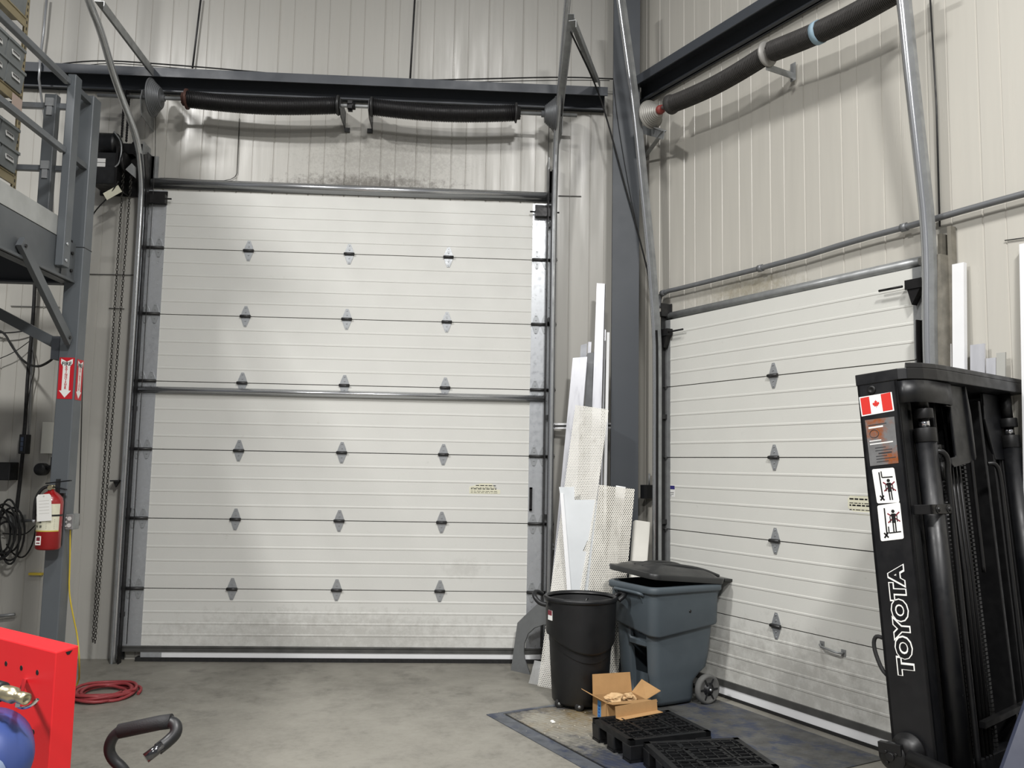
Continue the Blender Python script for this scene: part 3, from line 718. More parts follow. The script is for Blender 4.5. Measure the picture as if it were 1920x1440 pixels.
def storage_bin(x, y, z, wd, h, dp):
    r = thing('storage_bin', None, 'storage bin', (x-dp/2, y-wd/2, z), 0, 'grey storage bins with white labels on the mezzanine shelves')
    mb = MB()
    o = [V((x, y-wd+.008, z)), V((x, y-.008, z)), V((x-dp, y-.008, z)), V((x-dp, y-wd+.008, z))]
    t = [V((x+.02, y-wd+.002, z+h)), V((x+.02, y-.002, z+h)), V((x-dp, y-.002, z+h)), V((x-dp, y-wd+.002, z+h))]
    mb.hull8(o, t)
    mb.box(x-dp, x+.028, y-wd, y, z+h-.018, z+h+.002)
    mb.build('body', binm, r)
    card = MB().bar((x+.0135, y-wd*.5-.055, z+h*.52), (x+.0135, y-wd*.5+.055, z+h*.52), .003, .05, V((-.17, 0, 1)).normalized()).build('label_card', labelw, r)
    mb = MB()
    for i in range(6):
        yy = y-wd*.5-.042+i*.0155; mb.box(x+.0145, x+.0165, yy, yy+.009, z+h*.52-.010, z+h*.52+.010)
    mb.build('label_print', blk, card)
    return r
bi = 0
rowname = {3.86: 'lowest', 4.48: 'middle', 5.10: 'upper'}
for zl in levels[:2]:
    for k in range(5):
        for s in range(2):
            b_ = storage_bin(SX+.02, ye-.06-k*.245-(.02 if s else 0), zl+.001+s*.168, .235, .16, .42)
            pos = ['nearest the shelf upright', 'second from the shelf upright', 'third from the shelf upright', 'fourth from the shelf upright', 'fifth from the shelf upright'][k]
            b_['label'] = 'grey labelled bin on the %s shelf, %s, %s layer' % (rowname[zl], pos, ('bottom', 'top')[s])
b_ = storage_bin(SX+.0, ye-.05, 5.101, .42, .30, .42); b_['label'] = 'large grey bin on the upper mezzanine shelf by the upright'
b_ = storage_bin(SX+.0, ye-.50, 5.101, .42, .30, .42); b_['label'] = 'large grey bin on the upper mezzanine shelf, further from the upright'
p0 = sz(24, 195)
mb = MB(); mb.bar(p0+V((.03, -.07, 0)), p0+V((.03, .07, 0)), .002, .12); tag(mb.build('paper_tag', pinkm), 'pale pink paper tag hanging from the tan shelf edge', 'tag')

# signs and extinguisher on the column
def arrow_sign(label, M, parent_x, wd, hgt):
    """M: local x right, y up, z out of the face; origin at the sign centre"""
    root = thing('fire_extinguisher_sign', label, 'sign', M.translation)
    root = MB().box(-wd/2, wd/2, -hgt/2, hgt/2, 0, .0015).build('plate', signred, root, M)
    a = wd/2; pts = [(-a*.78, hgt*.47), (-0, hgt*.40), (a*.78, hgt*.47), (a*.78, hgt*.36), (a*.48, hgt*.28), (a*.48, -hgt*.30), (a*.80, -hgt*.30), (0, -hgt*.47), (-a*.80, -hgt*.30), (-a*.48, -hgt*.30), (-a*.48, hgt*.28), (-a*.78, hgt*.36)]
    mb = MB(); mb.face([(x, y, .0022) for x, y in pts]); mb.build('arrow', whitep, root, M)
    textmesh('FIRE', wd*.36, M @ Matrix.Translation((0, hgt*.345, .0026)), blk, 'lettering', root, off=wd*.008)
    for i, ch in enumerate('EXTINGUISHER'):
        textmesh(ch, hgt*.062, M @ Matrix.Translation((0, hgt*.275-i*hgt*.0475, .0026)), signred, 'lettering', root, off=.0006, extr=.0004, sx=1.3)
zc = (L(118, 672, 1.4).z+L(118, 746, 1.4).z)/2
arrow_sign('red and white FIRE EXTINGUISHER arrow sign on the front of the column', axes(V((.002, Y0-.001, zc)), V((1, 0, 0)), V((0, 0, 1)), V((0, -1, 0))), 0, .108, .305)
arrow_sign('red and white FIRE EXTINGUISHER arrow sign on the right side of the column', axes(V((X1+.001, -1.335, zc-.005)), V((0, 1, 0)), V((0, 0, 1)), V((1, 0, 0))), 0, .105, .30)

ec = L(92, 980, 1.51); ex, ey = ec.x, -1.505
zb, zt = L(88, 1030, 1.5).z, L(92, 925, 1.5).z
root = thing('fire_extinguisher', 'red fire extinguisher with white inspection tag hung on the column', 'fire extinguisher', (ex, ey, zb))
R_ = .082
MB().lathe([(.02, 0), (.07, .0), (R_, .012), (R_, zt-zb-.06), (R_*.92, zt-zb-.03), (R_*.6, zt-zb), (.026, zt-zb+.015), (.022, zt-zb+.03)], (ex, ey, zb), (0, 0, 1), 32).build('cylinder', extred, root)
excyl = bpy.data.objects['cylinder']
def wrap(name, m, z0, z1, a0, a1, r, n=16):
    mb = MB(); A = [V((ex+math.sin(a0+(a1-a0)*i/n)*r, ey-math.cos(a0+(a1-a0)*i/n)*r, z0)) for i in range(n+1)]
    mb.loft([A, [p+V((0, 0, z1-z0)) for p in A]], closed=False, cap0=False, cap1=False); return mb.build(name, m, excyl)
Hc = zt-zb
wrap('instruction_label', offw, zb+Hc*.33, zb+Hc*.82, -1.3, 1.25, R_+.001)
wrap('label_stripe', mat('label_yellow', (206, 186, 84), .5), zb+Hc*.33, zb+Hc*.35, -1.3, 1.25, R_+.0015)
wrap('strap', blackp, zb+Hc*.60, zb+Hc*.63, -3.1, 3.1, R_+.003, 32)
mb = MB()
for i, (a, zz, s) in enumerate([(-.9, .42, .012), (-.6, .42, .012), (-.25, .42, .014), (-.55, .54, .02), (-.2, .56, .022), (-.3, .50, .014)]):
    c = V((ex+math.sin(a)*(R_+.002), ey-math.cos(a)*(R_+.002), zb+Hc*zz)); mb.box(c.x-s*.5, c.x+s*.5, c.y-.001, c.y+.001, c.z-s*.6, c.z+s*.6)
for i in range(6): wrap_z = zb+Hc*(.39+i*.03); c = V((ex+math.sin(.5)*(R_+.002), ey-math.cos(.5)*(R_+.002), wrap_z)); mb.bar(c+V((-.025, -.008, 0)), c+V((.022, .018, 0)), .001, .003)
mb.build('label_print', mat('grey_print', (90, 92, 80), .6), excyl)
c = V((ex-.03, ey-.082, zb+Hc*.17)); mb = MB(); mb.box(c.x-.018, c.x+.018, c.y-.001, c.y+.004, c.z-.03, c.z+.032); mb.mi = 1; mb.box(c.x-.012, c.x+.012, c.y-.003, c.y, c.z+.0, c.z+.025); mb.box(c.x-.012, c.x+.012, c.y-.003, c.y, c.z-.02, c.z-.012)
mb.build('small_label', [whitep, maroon], excyl)
mb = MB(); z = zt+.02; mb.cyl((ex, ey, z), (ex, ey, z+.04), .022, 14); mb.cyl((ex, ey-.02, z+.02), (ex, ey-.032, z+.02), .017, 14); valve_ = mb.build('valve', brass, root)
mb = MB(); mb.bar((ex-.04, ey-.0, z+.05), (ex+.15, ey-.05, z+.075), .022, .008); mb.bar((ex-.03, ey-.0, z+.035), (ex+.12, ey-.045, z+.01), .02, .008); mb.build('lever', blackp, valve_)
MB().tube(smooth_path([V((ex-.01, ey, z+.03)), V((ex-.06, ey-.01, z+.02)), V((ex-.098, ey-.015, z-.05)), V((ex-.102, ey-.015, zb+Hc*.75)), V((ex-.10, ey-.015, zb+Hc*.52))]), .0115, 10).build('hose', rubber, root)
MB().cyl((ex-.10, ey-.015, zb+Hc*.53), (ex-.10, ey-.015, zb+Hc*.48), .013, 10).build('nozzle', galvb, root)
mb = MB(); M = Matrix.Translation((ex+.0, ey-.094, zb+Hc*.76)) @ Matrix.Rotation(-.09, 4, 'Y')
mb.prism([M@V(p) for p in [(-.05, 0, -.095), (.05, 0, -.095), (.05, 0, .075), (.038, 0, .092), (-.038, 0, .092), (-.05, 0, .075)]], (0, .0015, 0)); mb.mi = 1
mb.cyl(M@V((0, -.001, .078)), M@V((0, 0, .078)), .006, 10)
for i in range(5): mb.box(-.035, .035, -.0006, -.0001, .045-i*.022, .048-i*.022, M)
mb.build('inspection_tag', [whitep, mat('faint_print', (196, 194, 188), .7)], root)
mb = MB(); mb.box(ex-.05, ex+.05, -1.425, Y0, zb+.02, zt); mb.box(ex-.01, ex+.01, -1.43, Y0, zt, zt+.1); mb.build('wall_hook', darkst, root)
# outlet box on the column
p = L(138, 978, 1.36)
root = thing('outlet_box', 'grey metal outlet box on the right side of the mezzanine column', 'electrical box', p)
x0 = X1+.001; MB().box(x0, x0+.055, -1.405, -1.30, p.z-.055, p.z+.055).build('box', galvd, root, bevel=.004)
mb = MB()
for dz in (-.024, .024): mb.cyl((x0+.03, -1.406, p.z+dz), (x0+.03, -1.410, p.z+dz), .015, 14)
for dz in (-.03, 0, .03): mb.cyl((x0+.008, -1.406, p.z+dz), (x0+.008, -1.409, p.z+dz), .006, 8)
mb.build('receptacle', mat('pale_plastic', (198, 198, 196), .5), root)
cable('yellow extension cord hanging beside the mezzanine column down to the floor', [V((X1+.02, -1.36, p.z-.05)), L(131, 1060, 1.3), L(129, 1110, 1.28), L(137, 1155, 1.25), L(146, 1195, 1.2), L(149, 1240, 1.25), F(148, 1290), F(160, 1312)+V((-.25, 0, .01))], .006, yellowm, name='extension_cord')

# ------------------------------------------------------------------ clutter on the wall left of the column
wl = -.04
cable('thick black cable bundle running down the wall left of the column', [L(66, 525, .0), L(62, 600, 0), L(52, 700, 0), L(47, 800, 0), L(38, 900, 0), L(31, 960, 0)], .017, name='cable_bundle')
pipe('conduit', 'bright steel conduit beside the cable bundle at left', [L(64, 515, wl), L(59, 700, wl), L(53, 840, wl)], .009, galv, 'conduit')
cable('looping black cable drooping to the column bracket', [L(-15, 618, .02), L(8, 622, .02), L(22, 650, .02), L(45, 680, .3), L(70, 689, .8), L(90, 680, 1.2), L(104, 668, 1.35)], .010)
cable('thin black cable crossing to the cable bundle', [L(-10, 624, .02), L(25, 624, .02), L(58, 618, .0)], .006)
cable('thin cable rising from lower left to the cable bundle', [L(-10, 676, .02), L(25, 662, .02), L(55, 640, .0)], .004)
cable('thin cable loop right of the bundle', [L(60, 655, .0), L(67, 690, .0), L(57, 720, .0), L(52, 760, 0)], .004)
def wallbox(name, label, x0, y0, x1, y1, dp, m, cat, extra=None, o=wl):
    a, b = L(x0, y1, o), L(x1, y0, o); r = thing(name, label, cat, (a.x, -dp/2, a.z))
    MB().box(a.x, b.x, -dp, .06, a.z, b.z).build('case', m, r, bevel=.006); return r, a, b
r, a, b = wallbox('power_strip', 'small black switched power strip on the wall by the cable bundle', 41, 815, 57, 851, .03, blackp, 'power strip')
mb = MB()
for i in range(3): z = a.z+(b.z-a.z)*(.25+.25*i); mb.box(a.x+.02, b.x-.02, -.036, -.03, z-.018, z+.018)
mb.build('switch', mat('dark_blue_grey_plastic', (60, 72, 92), .4), r)
wallbox('transformer', 'black power transformer block on the far left wall', 10, 867, 34, 900, .09, blackp, 'transformer')
r, a, b = wallbox('junction_box', 'grey metal junction box low on the wall left of the extinguisher', 27, 965, 47, 990, .06, galvd, 'electrical box')
MB().cyl((b.x, -.02, (a.z+b.z)/2+.01), (b.x+.3, -.02, (a.z+b.z)/2+.02), .014, 8).build('conduit_stub', galvd, r)
p = L(78, 880, 0)
mb = MB(); mb.lathe([(.0, -.03), (.045, -.03), (.055, -.01), (.055, .06), (.0, .06)], (p.x, p.y-.02, p.z), (0, 1, 0), 20); mb.cyl((p.x+.05, -.02, p.z+.01), (p.x+.15, -.02, p.z+.04), .018, 8); mb.box(p.x+.10, p.x+.17, -.06, .06, p.z, p.z+.11)
tag(mb.build('intercom_handset', blackp), 'small round black device on the wall above the extinguisher', 'device')
a, b = L(80, 850, wl), L(104, 792, wl); mb = MB(); mb.box(a.x, b.x, -.0, .052, a.z, b.z)
tag(mb.build('wall_notice', mat('pale_grey_paper', (198, 198, 190), .7)), 'pale paper notice on the wall partly behind the column', 'notice')
# tangle of cables
root = thing('cable_coil', 'tangled coil of black cables hanging low on the far left wall', 'cable coil', L(12, 1000, 0))
random.seed(11)
cc = L(12, 1000, .05)
for k in range(7):
    a0 = random.uniform(.08, .16); b0 = random.uniform(.16, .28); ox, oz = random.uniform(-.05, .05), random.uniform(-.06, .06); ph = random.uniform(-.4, .4)
    pts = []
    for i in range(26):
        t = 2*PI*i/26; x = math.cos(t)*a0; z = math.sin(t)*b0
        pts.append(cc+V((ox+x*math.cos(ph)-z*math.sin(ph), -.01-k*.012, oz+z*math.cos(ph)+x*math.sin(ph))))
    MB().tube(pts, .009, 6, closed=True).build('loop', rubber, root)
cable('black cable swinging from the junction box to the coil', [L(68, 985, .0), L(62, 1020, .0), L(45, 1048, .0), L(25, 1040, .0), L(12, 1020, 0)], .007)
cable('thin cable drooping left from below the extinguisher', [L(66, 985, .0), L(48, 1003, .0), L(25, 1002, .0), L(5, 1000, 0)], .005)
mb = MB(); a, b = L(55, 1078, wl), L(80, 1074, wl); mb.box(a.x, b.x, .02, .055, a.z, b.z); tag(mb.build('yellow_tag', yellowm), 'small yellow strip on the wall behind the column', 'tag')
pipe('wall_bar', 'short grey bar on the wall low at the far left', [L(-8, 1156, 0), L(28, 1152, 0)], .014, galvd, 'bar')
mb = MB()
for x0, z0, x1, z1 in ((163, 400, 148, 985),): mb.tube([L(x0, z0, wl), L(x1, z1, wl)], .004, 6)
tag(mb.build('wall_wire', darkst), 'thin grey wire running down the wall between column and chain', 'wire')

# ------------------------------------------------------------------ door operator with hand chain
oz0, oz1 = L(185, 347, .2).z, L(185, 245, .2).z
ox0, ox1 = L(176, 300, .2).x, L(222, 300, .2).x
root = thing('door_operator', 'black motor operator with hand chain on the wall left of the wide door', 'door operator', (ox0+.1, -.1, oz0))
zm = oz0+(oz1-oz0)*.58
hous_ = MB().box(ox0, ox1, -.24, .0, oz0, zm).build('housing', blackp, root, bevel=.008)
mb = MB(); zc_ = (zm+oz1)/2; rr_ = (oz1-zm)/2-.002
mb.lathe([(.0, 0), (rr_*.8, 0), (rr_, .02), (rr_, .17), (rr_*1.06, .172), (rr_*1.06, .18), (rr_*.96, .2), (rr_*.5, .225), (.0, .228)], (ox0-.02, -.14, zc_), (1, 0, 0), 28)
mb.build('motor', blackp, root)
mb = MB(); mb.box(ox1, ox1+.02, -.26, .055, oz0-.02, zm+.06); mb.box(ox0-.03, ox1+.13, .035, .055, oz0-.02, oz1-.02); mb.prism([(ox1+.012, -.05, zm+.06), (ox1+.012, .05, zm+.06), (ox1+.012, .05, oz1)], (.05, 0, 0))
mb.lathe([(.0, 0), (.085, 0), (.09, .012), (.085, .024), (.0, .024)], (ox1+.05, -.2, zm-.08), (1, 0, 0), 24)
mb.build('gear_plate', blackst, root)
MB().tube(smooth_path([V((ox1-.03, -.26, zc_+.08)), V((ox1+.05, -.26, zc_-.02)), V((ox1+.04, -.26, zm-.1)), V((ox1+.0, -.26, zm-.14))]), .007, 8).build('flexible_conduit', galvd, root)
mb = MB(); zz = zm-.06; mb.box(ox0+.03, ox0+.12, -.243, -.24, zz-.035, zz+.0); mb.box(ox0+.03, ox0+.12, -.243, -.24, zz-.075, zz-.04); mb.build('rating_label', labelw, hous_)
pA_ = L(246, 318, .24); mb = MB(); mb.prism([pA_+V((-.05, 0, .0)), pA_+V((.0, 0, .06)), pA_+V((.03, 0, .03)), pA_+V((.035, 0, -.07))], (0, .03, 0)); mb.build('chain_guide', galvd, root)
def chain_mb(p, q, lk=.030, r=.0032):
    mb = MB(); p, q = V(p), V(q); n = int((q-p).length/(lk*.78)); d = (q-p).normalized(); a = d.cross(V((0, 1, 0))).normalized(); b = d.cross(a)
    for i in range(n):
        c = p+(q-p)*((i+.5)/n); s = a if i % 2 else b; s2 = (a+b).normalized() if i % 2 else (a-b).normalized()
        pts = [c+d*(lk/2-.006)+s2*.0085, c+d*(lk/2), c+d*(lk/2-.006)-s2*.0085, c-d*(lk/2-.006)-s2*.0085, c-d*(lk/2), c-d*(lk/2-.006)+s2*.0085]
        mb.tube(pts, r, 4, closed=True)
    return mb
chm = mat('chain_steel', (70, 68, 64), .4, .7, var=.2)
o_ = .16
chain_mb(L(233, 300, .2), L(174, 1204, o_)).build('hand_chain', chm, root)
chain_mb(L(246, 330, .2), L(178, 1206, o_)).build('hand_chain', chm, root)
mb = MB(); pq = L(211, 361, .26); M = axes(pq, V((.84, 0, .54)), V((0, 1, 0)), V((-.54, 0, .84))); mb.box(-.075, .075, -.001, .001, -.035, .035, M)
tag(mb.build('hang_tag', offw), 'cream paper tag hanging under the door operator', 'tag')
cable('black wire slanting from the operator to the mezzanine column', [L(222, 340, .27), L(205, 368, .25), L(178, 395, .2), L(165, 420, .1)], .006)
mb = MB(); p = L(219, 903, .02); mb.box(p.x-.05, p.x+.03, p.y-.03, .06, p.z-.0, p.z+.012); mb.prism([(p.x-.03, p.y, p.z), (p.x+.02, p.y, p.z), (p.x-.01, p.y, p.z-.05)], (0, .03, 0)); tag(mb.build('chain_hook', darkst), 'small dark chain keeper bracket on the wall left of the track', 'bracket')

# ================================================================== LEANING SHEETS in the corner
def pplane(p, q, r): 
    n = (V(q)-V(p)).cross(V(r)-V(p)).normalized(); return lambda x, y: plane(x, y, V(p), n)
def sheet_px(name, label, bl, br, tl, tr, th, m, zt_off=.30, cat='metal sheet', group=None, parent=None):
    """bl, br stand on the floor; the top leans on whatever is zt_off in front of the back wall"""
    A, B = F(*bl), F(*br); T = L(tl[0], tl[1], zt_off); pf = pplane(A, B, T); TR_ = pf(*tr); Tl = pf(*tl)
    o = slab(name, A, B, TR_, Tl, th, m, parent); 
    if parent is None: tag(o, label, cat, group)
    return o, pf
perfw = perforated('perforated_white_sheet', (236, 234, 226), .0165, .0088, .45, .1, dirt=((176, 172, 160), .5, 5, .55, (3, 1, 1)))
perfd = perforated('perforated_dusty_sheet', (208, 205, 195), .0165, .0090, .5, .2, dirt=((160, 156, 144), .5, 9, .52, (5, 1, 1)))
perfs = perforated('perforated_alu_strip', (206, 206, 204), .014, .009, .4, .5)
alum = mat('brushed_aluminium', (212, 213, 218), .36, .55, var=.08, vscale=6, stretch=(4, 1, 1))
alud = mat('mill_aluminium', (150, 152, 156), .42, .5, var=.14, vscale=9)
plainsh = mat('pale_grey_sheet', (200, 204, 206), .42, .1, var=.04, vscale=5)

sheet_px('aluminium_sheet', 'pale aluminium panel leaning behind the upper perforated sheet', (1018, 1262), (1052, 1266), (1074, 671), (1101, 669), .022, alum, .24)
sheet_px('aluminium_strip', 'dull grey aluminium strip standing just behind the pale panel, top cut off square', (1050, 1258), (1070, 1259), (1089, 647), (1101, 644), .012, alud, .16)
sheet_px('aluminium_strip', 'narrow bright strip beside the dull grey strip, its tip just showing', (1072, 1257), (1079, 1257), (1103, 641), (1109, 641), .01, alum, .13)
sheet_px('aluminium_strip', 'dark grey sheet edge between the pale panel and the tall bar', (1075, 1262), (1096, 1263), (1101, 662), (1116, 660), .004, mat('dark_grey_sheet', (108, 110, 112), .5, .3, var=.1), .20)
sheet_px('aluminium_bar', 'tallest bright aluminium bar rising above all the leaning sheets', (1092, 1268), (1114, 1270), (1119, 531), (1134, 532), .035, alum, .20, 'metal bar')
sheet_px('aluminium_bar', 'thin bright bar just right of the tallest bar', (1118, 1266), (1122, 1266), (1134, 618), (1136, 618), .012, alum, .17, 'metal bar')
sheet_px('aluminium_bar', 'slim bright bar rightmost of the leaning bars, against the corner column', (1125, 1268), (1131, 1268), (1138, 623), (1143, 623), .014, white, .30, 'metal bar')
sheet_px('perforated_sheet', 'tall white perforated sheet, the longest of the perforated ones, reaching the floor at left', (1008, 1286), (1070, 1298), (1079, 759), (1141, 768), .003, perfw, .36, 'perforated sheet')
# plain grey sheet with notch and slot
A, B = F(1084, 1296), F(1152, 1298); pf = pplane(A, B, L(1048, 913, .66))
Mg = slab('x', A, B, pf(1119, 937), pf(1048, 913), .003, None, M_only=True); I = Mg.inverted()
def q2(x, y): p = I@pf(x, y); p.z = 0; return p
mb = MB(); dz = V((0, 0, -.003))
S = [(1093, 1033), (1101, 1014), (1109, 1016), (1101, 1035)]
for poly in ([(1048, 913), (1077, 913), (1077, 937), (1101, 1014), (1093, 1033), (1069, 1115), (1055, 960)], [(1077, 937), (1119, 937), (1135, 1010), (1109, 1016), (1101, 1014)],
             [(1109, 1016), (1135, 1010), (1142, 1130), (1101, 1035)], [(1101, 1035), (1142, 1130), (1152, 1298), (1084, 1296), (1069, 1115), (1093, 1033)]):
    P = [q2(*p) for p in poly]; mb.hull8([p+dz for p in P], P)
o = mb.build('notched_sheet', plainsh, None, Mg); tag(o, 'plain pale grey sheet with a notched top and a small slot', 'metal sheet')
P = [q2(1050, 925), q2(1056, 925), q2(1078, 1200), q2(1070, 1200)]
mb = MB(); mb.hull8(P, [p+V((0, 0, .012)) for p in P]); mb.build('folded_edge', white, o, Mg)
sheet_px('perforated_sheet', 'dusty perforated sheet leaning in front of the plain grey one, behind the two bins', (1082, 1298), (1156, 1300), (1123, 909), (1190, 917), .003, perfd, .70, 'perforated sheet')
sheet_px('perforated_strip', 'short perforated metal strip standing on the floor by the cut steel plate', (991, 1281), (1012, 1285), (1002, 1238), (1024, 1242), .003, perfs, .36, 'perforated strip')
# steel plate with an arc cut out
A, B = F(958, 1257), F(993, 1265); pf = pplane(A, B, L(1009, 1131, .20)); Mp = slab('x', A, B, pf(1009, 1131), pf(970, 1168), .01, None, M_only=True); I = Mp.inverted()
outl = [(958, 1257), (963, 1219), (970, 1168), (983, 1155), (1009, 1131), (1040, 1136)]; inn = [(994, 1265), (989, 1250), (984, 1236), (982, 1222), (983, 1206), (990, 1188), (1002, 1177), (1019, 1171), (1042, 1172)]
mb = MB()
pairs = [(0, 0), (0, 1), (0, 2), (1, 3), (1, 4), (2, 5), (3, 6), (4, 7), (5, 8)]
for (a, c), (b, d) in zip(pairs, pairs[1:]):
    ids = [outl[a], inn[c], inn[d]]+([outl[b]] if a != b else [])
    P = [I@pf(*p) for p in ids]
    for p in P: p.z = 0
    mb.hull8([p-V((0, 0, .010)) for p in P], P)
bmesh.ops.remove_doubles(mb.bm, verts=mb.bm.verts, dist=.0005)
tag(mb.build('cut_steel_plate', mat('raw_steel_plate', (112, 114, 114), .45, .55, var=.2, vscale=9), None, Mp), 'dark steel plate with a big round arc cut out, leaning by the door', 'steel plate')
# white wrapped bundle
def leanbox(name, label, p, q, wd, dp, m, cat, r=.02):
    p, q = V(p), V(q); d = (q-p).normalized(); sd = d.cross(V((0, -1, 0))).normalized(); nn = sd.cross(d); lps = []
    for c in (p, q):
        lp = []
        for cx, cy, a0 in ((1, 1, 0), (-1, 1, PI/2), (-1, -1, PI), (1, -1, PI*1.5)):
            for k in range(4): a = a0+k*PI/6; lp.append(c+sd*(cx*(wd/2-r)+math.cos(a)*r)+nn*(cy*(dp/2-r)+math.sin(a)*r))
        lps.append(lp)
    return tag(MB().loft(lps).build(name, m), label, cat)
o = leanbox('white_duct', 'white plastic duct leaning between the dusty perforated sheet and the dock door', F(1180, 1290), L(1203, 979, .52), .135, .10, pvcm, 'duct')
leanbox('white_strip', 'short white plastic end showing above the dusty perforated sheet', F(1120, 1290), L(1164, 912, .58), .085, .02, white, 'plastic strip', .006)
# switch box on the right wall
p = RWp(1217, 922, -.02); mb = MB(); pt = (p-R0).dot(RD); mb.box(pt-.035, pt+.02, -.05, .055, p.z-.06, p.z+.06); o = tag(mb.build('door_switch', blackp, None, MD2), 'small black switch box on the wall beside the dock door track', 'switch')
MB().tube([(pt-.01, .03, p.z+.06), (pt-.01, .03, p.z+.16)], .008, 6).build('conduit_stub', galvd, o, MD2)

# sheets and bars leaning on the right wall beyond the forklift
def lean_r(name, label, x0, x1, y, th, m, cat='metal bar', foot=.13, off=.0):
    a, b = RWp(x0, y, off), RWp(x1, y, off); zt_ = a.z
    ta, tb = (a-R0).dot(RD), (b-R0).dot(RD)
    return tag(slab(name, rt((ta, foot, 0)), rt((tb, foot, 0)), rt((tb, off, zt_)), rt((ta, off, zt_)), th, m), label, cat)
lean_r('aluminium_bar', 'tall bright white bar leaning on the wall right of the dock door', 1785, 1807, 496, .03, white)
lean_r('aluminium_bar', 'short white bar top beside the tall one, just above the forklift mast', 1772, 1784, 646, .03, white, foot=.11)
lean_r('aluminium_sheet', 'pale aluminium panel top showing over the forklift mast', 1819, 1846, 647, .012, alum, 'metal sheet')
lean_r('aluminium_sheet', 'shorter aluminium panel top between the pale panel and the grey plate', 1849, 1867, 672, .012, alum, 'metal sheet', .16)
lean_r('aluminium_sheet', 'small grey plate top, lowest of the sheets on the right wall', 1868, 1885, 662, .01, mat('worn_grey_plate', (176, 176, 170), .5, .3, var=.1), 'metal sheet', .18)
lean_r('aluminium_bar', 'white bar at the right edge leaning on the right wall', 1911, 1965, 458, .03, white, foot=.12)

# ================================================================== BINS
def rrect(cx, cy, z, hx, hy, r, M, n=6, zf=None):
    out = []
    for sx, sy, a0 in ((1, 1, 0), (-1, 1, PI/2), (-1, -1, PI), (1, -1, PI*1.5)):
        for k in range(n):
            a = a0+k*PI/2/(n-1); x = cx+sx*(hx-r)+math.cos(a)*r; y = cy+sy*(hy-r)+math.sin(a)*r
            out.append(M @ V((x, y, z+(zf(x, y) if zf else 0))))
    return out
bc = V((3.83, -1.33, 0)); BH = .795
root = thing('round_waste_bin', 'black round open waste bin with loop handles and small wheels', 'waste bin', bc)
def ring(r, z, dip=0, n=56):
    return [bc+V((math.cos(t)*r, math.sin(t)*r, z-dip*max(0, math.cos((t+PI*.42)*1.0))**1.5)) for t in [k*2*PI/n for k in range(n)]]
mb = MB()
mb.loft([ring(.196, .035), ring(.206, .05), ring(.222, .30), ring(.236, BH-.24), ring(.245, BH-.03), ring(.240, BH-.03), ring(.215, .3), ring(.19, .06)])
mb.build('body', binblk, root)
mb = MB(); mb.loft([ring(.236, BH-.285, .11), ring(.2555, BH-.275, .11), ring(.258, BH-.262, .11), ring(.265, BH-.06), ring(.266, BH-.03)], cap0=False, cap1=False); mb.build('upper_band', binblk, root)
mb = MB(); mb.loft([ring(.245, BH-.035), ring(.270, BH-.034), ring(.277, BH-.022), ring(.277, BH-.010), ring(.270, BH), ring(.258, BH), ring(.252, BH-.02)], cap0=False, cap1=False); mb.build('rim', blackp, root)
mb = MB(); A_ = ring(.2335, BH-.33, .12); B_ = ring(.2365, BH-.284, .11); mb.loft([A_, B_], cap0=False, cap1=False); mb.build('band_shadow_lip', binblk, root)
mb = MB()
for s, a in ((-1, PI*1.02), (1, .12)):
    c = bc+V((math.cos(a)*.272, math.sin(a)*.272, BH-.02)); o_ = V((math.cos(a), math.sin(a), 0)); t_ = V((-o_.y, o_.x, 0))
    pts = [c+t_*.075+V((0, 0, -.01)), c+t_*.07+o_*.04+V((0, 0, .02)), c+t_*.03+o_*.065+V((0, 0, .03)), c-t_*.03+o_*.065+V((0, 0, .03)), c-t_*.07+o_*.04+V((0, 0, .02)), c-t_*.075+V((0, 0, -.01))]
    if s < 0: pts = [c+t_*.06-V((0, 0, .04)), c+t_*.05+o_*.045-V((0, 0, .03)), c+t_*.035+o_*.075+V((0, 0, .0)), c+o_*.085+V((0, 0, .03)), c-t_*.035+o_*.06+V((0, 0, .045)), c-t_*.06+o_*.01+V((0, 0, .02))]
    MB().tube(smooth_path(pts), .018, 12).build('handle', blackp, root)
for a in (-1.72, -.8, -2.6):
    c = bc+V((math.cos(a)*.19, math.sin(a)*.19, .036)); t_ = V((-math.sin(a), math.cos(a), 0)) if a != -1.9 else V((.6, -.8, 0))
    ax = V((-.12, -1, 0)).normalized()
    mb = MB(); mb.lathe([(.012, -.016), (.030, -.015), (.034, -.008), (.034, .008), (.030, .015), (.012, .016)], c, ax, 20); mb.mi = 1
    mb.lathe([(.0, -.019), (.011, -.018), (.011, .018), (0, .019)], c, ax, 14); mb.build('wheel', [rubber, galvd], root)
lb = bc+V((math.cos(-2.72)*.262, math.sin(-2.72)*.262, BH-.13)); o_ = V((math.cos(-2.72), math.sin(-2.72), 0)); t_ = V((-o_.y, o_.x, 0)); mb = MB()
Mq = axes(lb, t_, V((0, 0, 1)), o_); mb.box(-.028, .028, -.035, .035, -.003, .003, Mq); mb.mi = 1; mb.box(-.028, .028, .0, .035, .003, .0036, Mq); mb.build('safety_label', [whitep, maroon], root)
mb = MB(); c = bc+V((0, 0, BH-.22)); mb.lathe([(.0, 0), (.22, .0), (.235, .01), (.0, .03)], c, (0, 0, 1), 24)
tag(mb.build('refuse_bag', blk), 'dark rubbish inside the black round bin', 'rubbish')
mb = MB(); p = bc+V((.10, -.02, BH-.07)); mb.bar(p+V((-.06, .0, .02)), p+V((.08, .03, -.03)), .05, .004); mb.bar(p+V((-.06, .03, -.16)), p+V((-.02, .0, .02)), .03, .004); tag(mb.build('paper_scrap', whitep), 'white paper scrap sticking up inside the black round bin', 'paper')
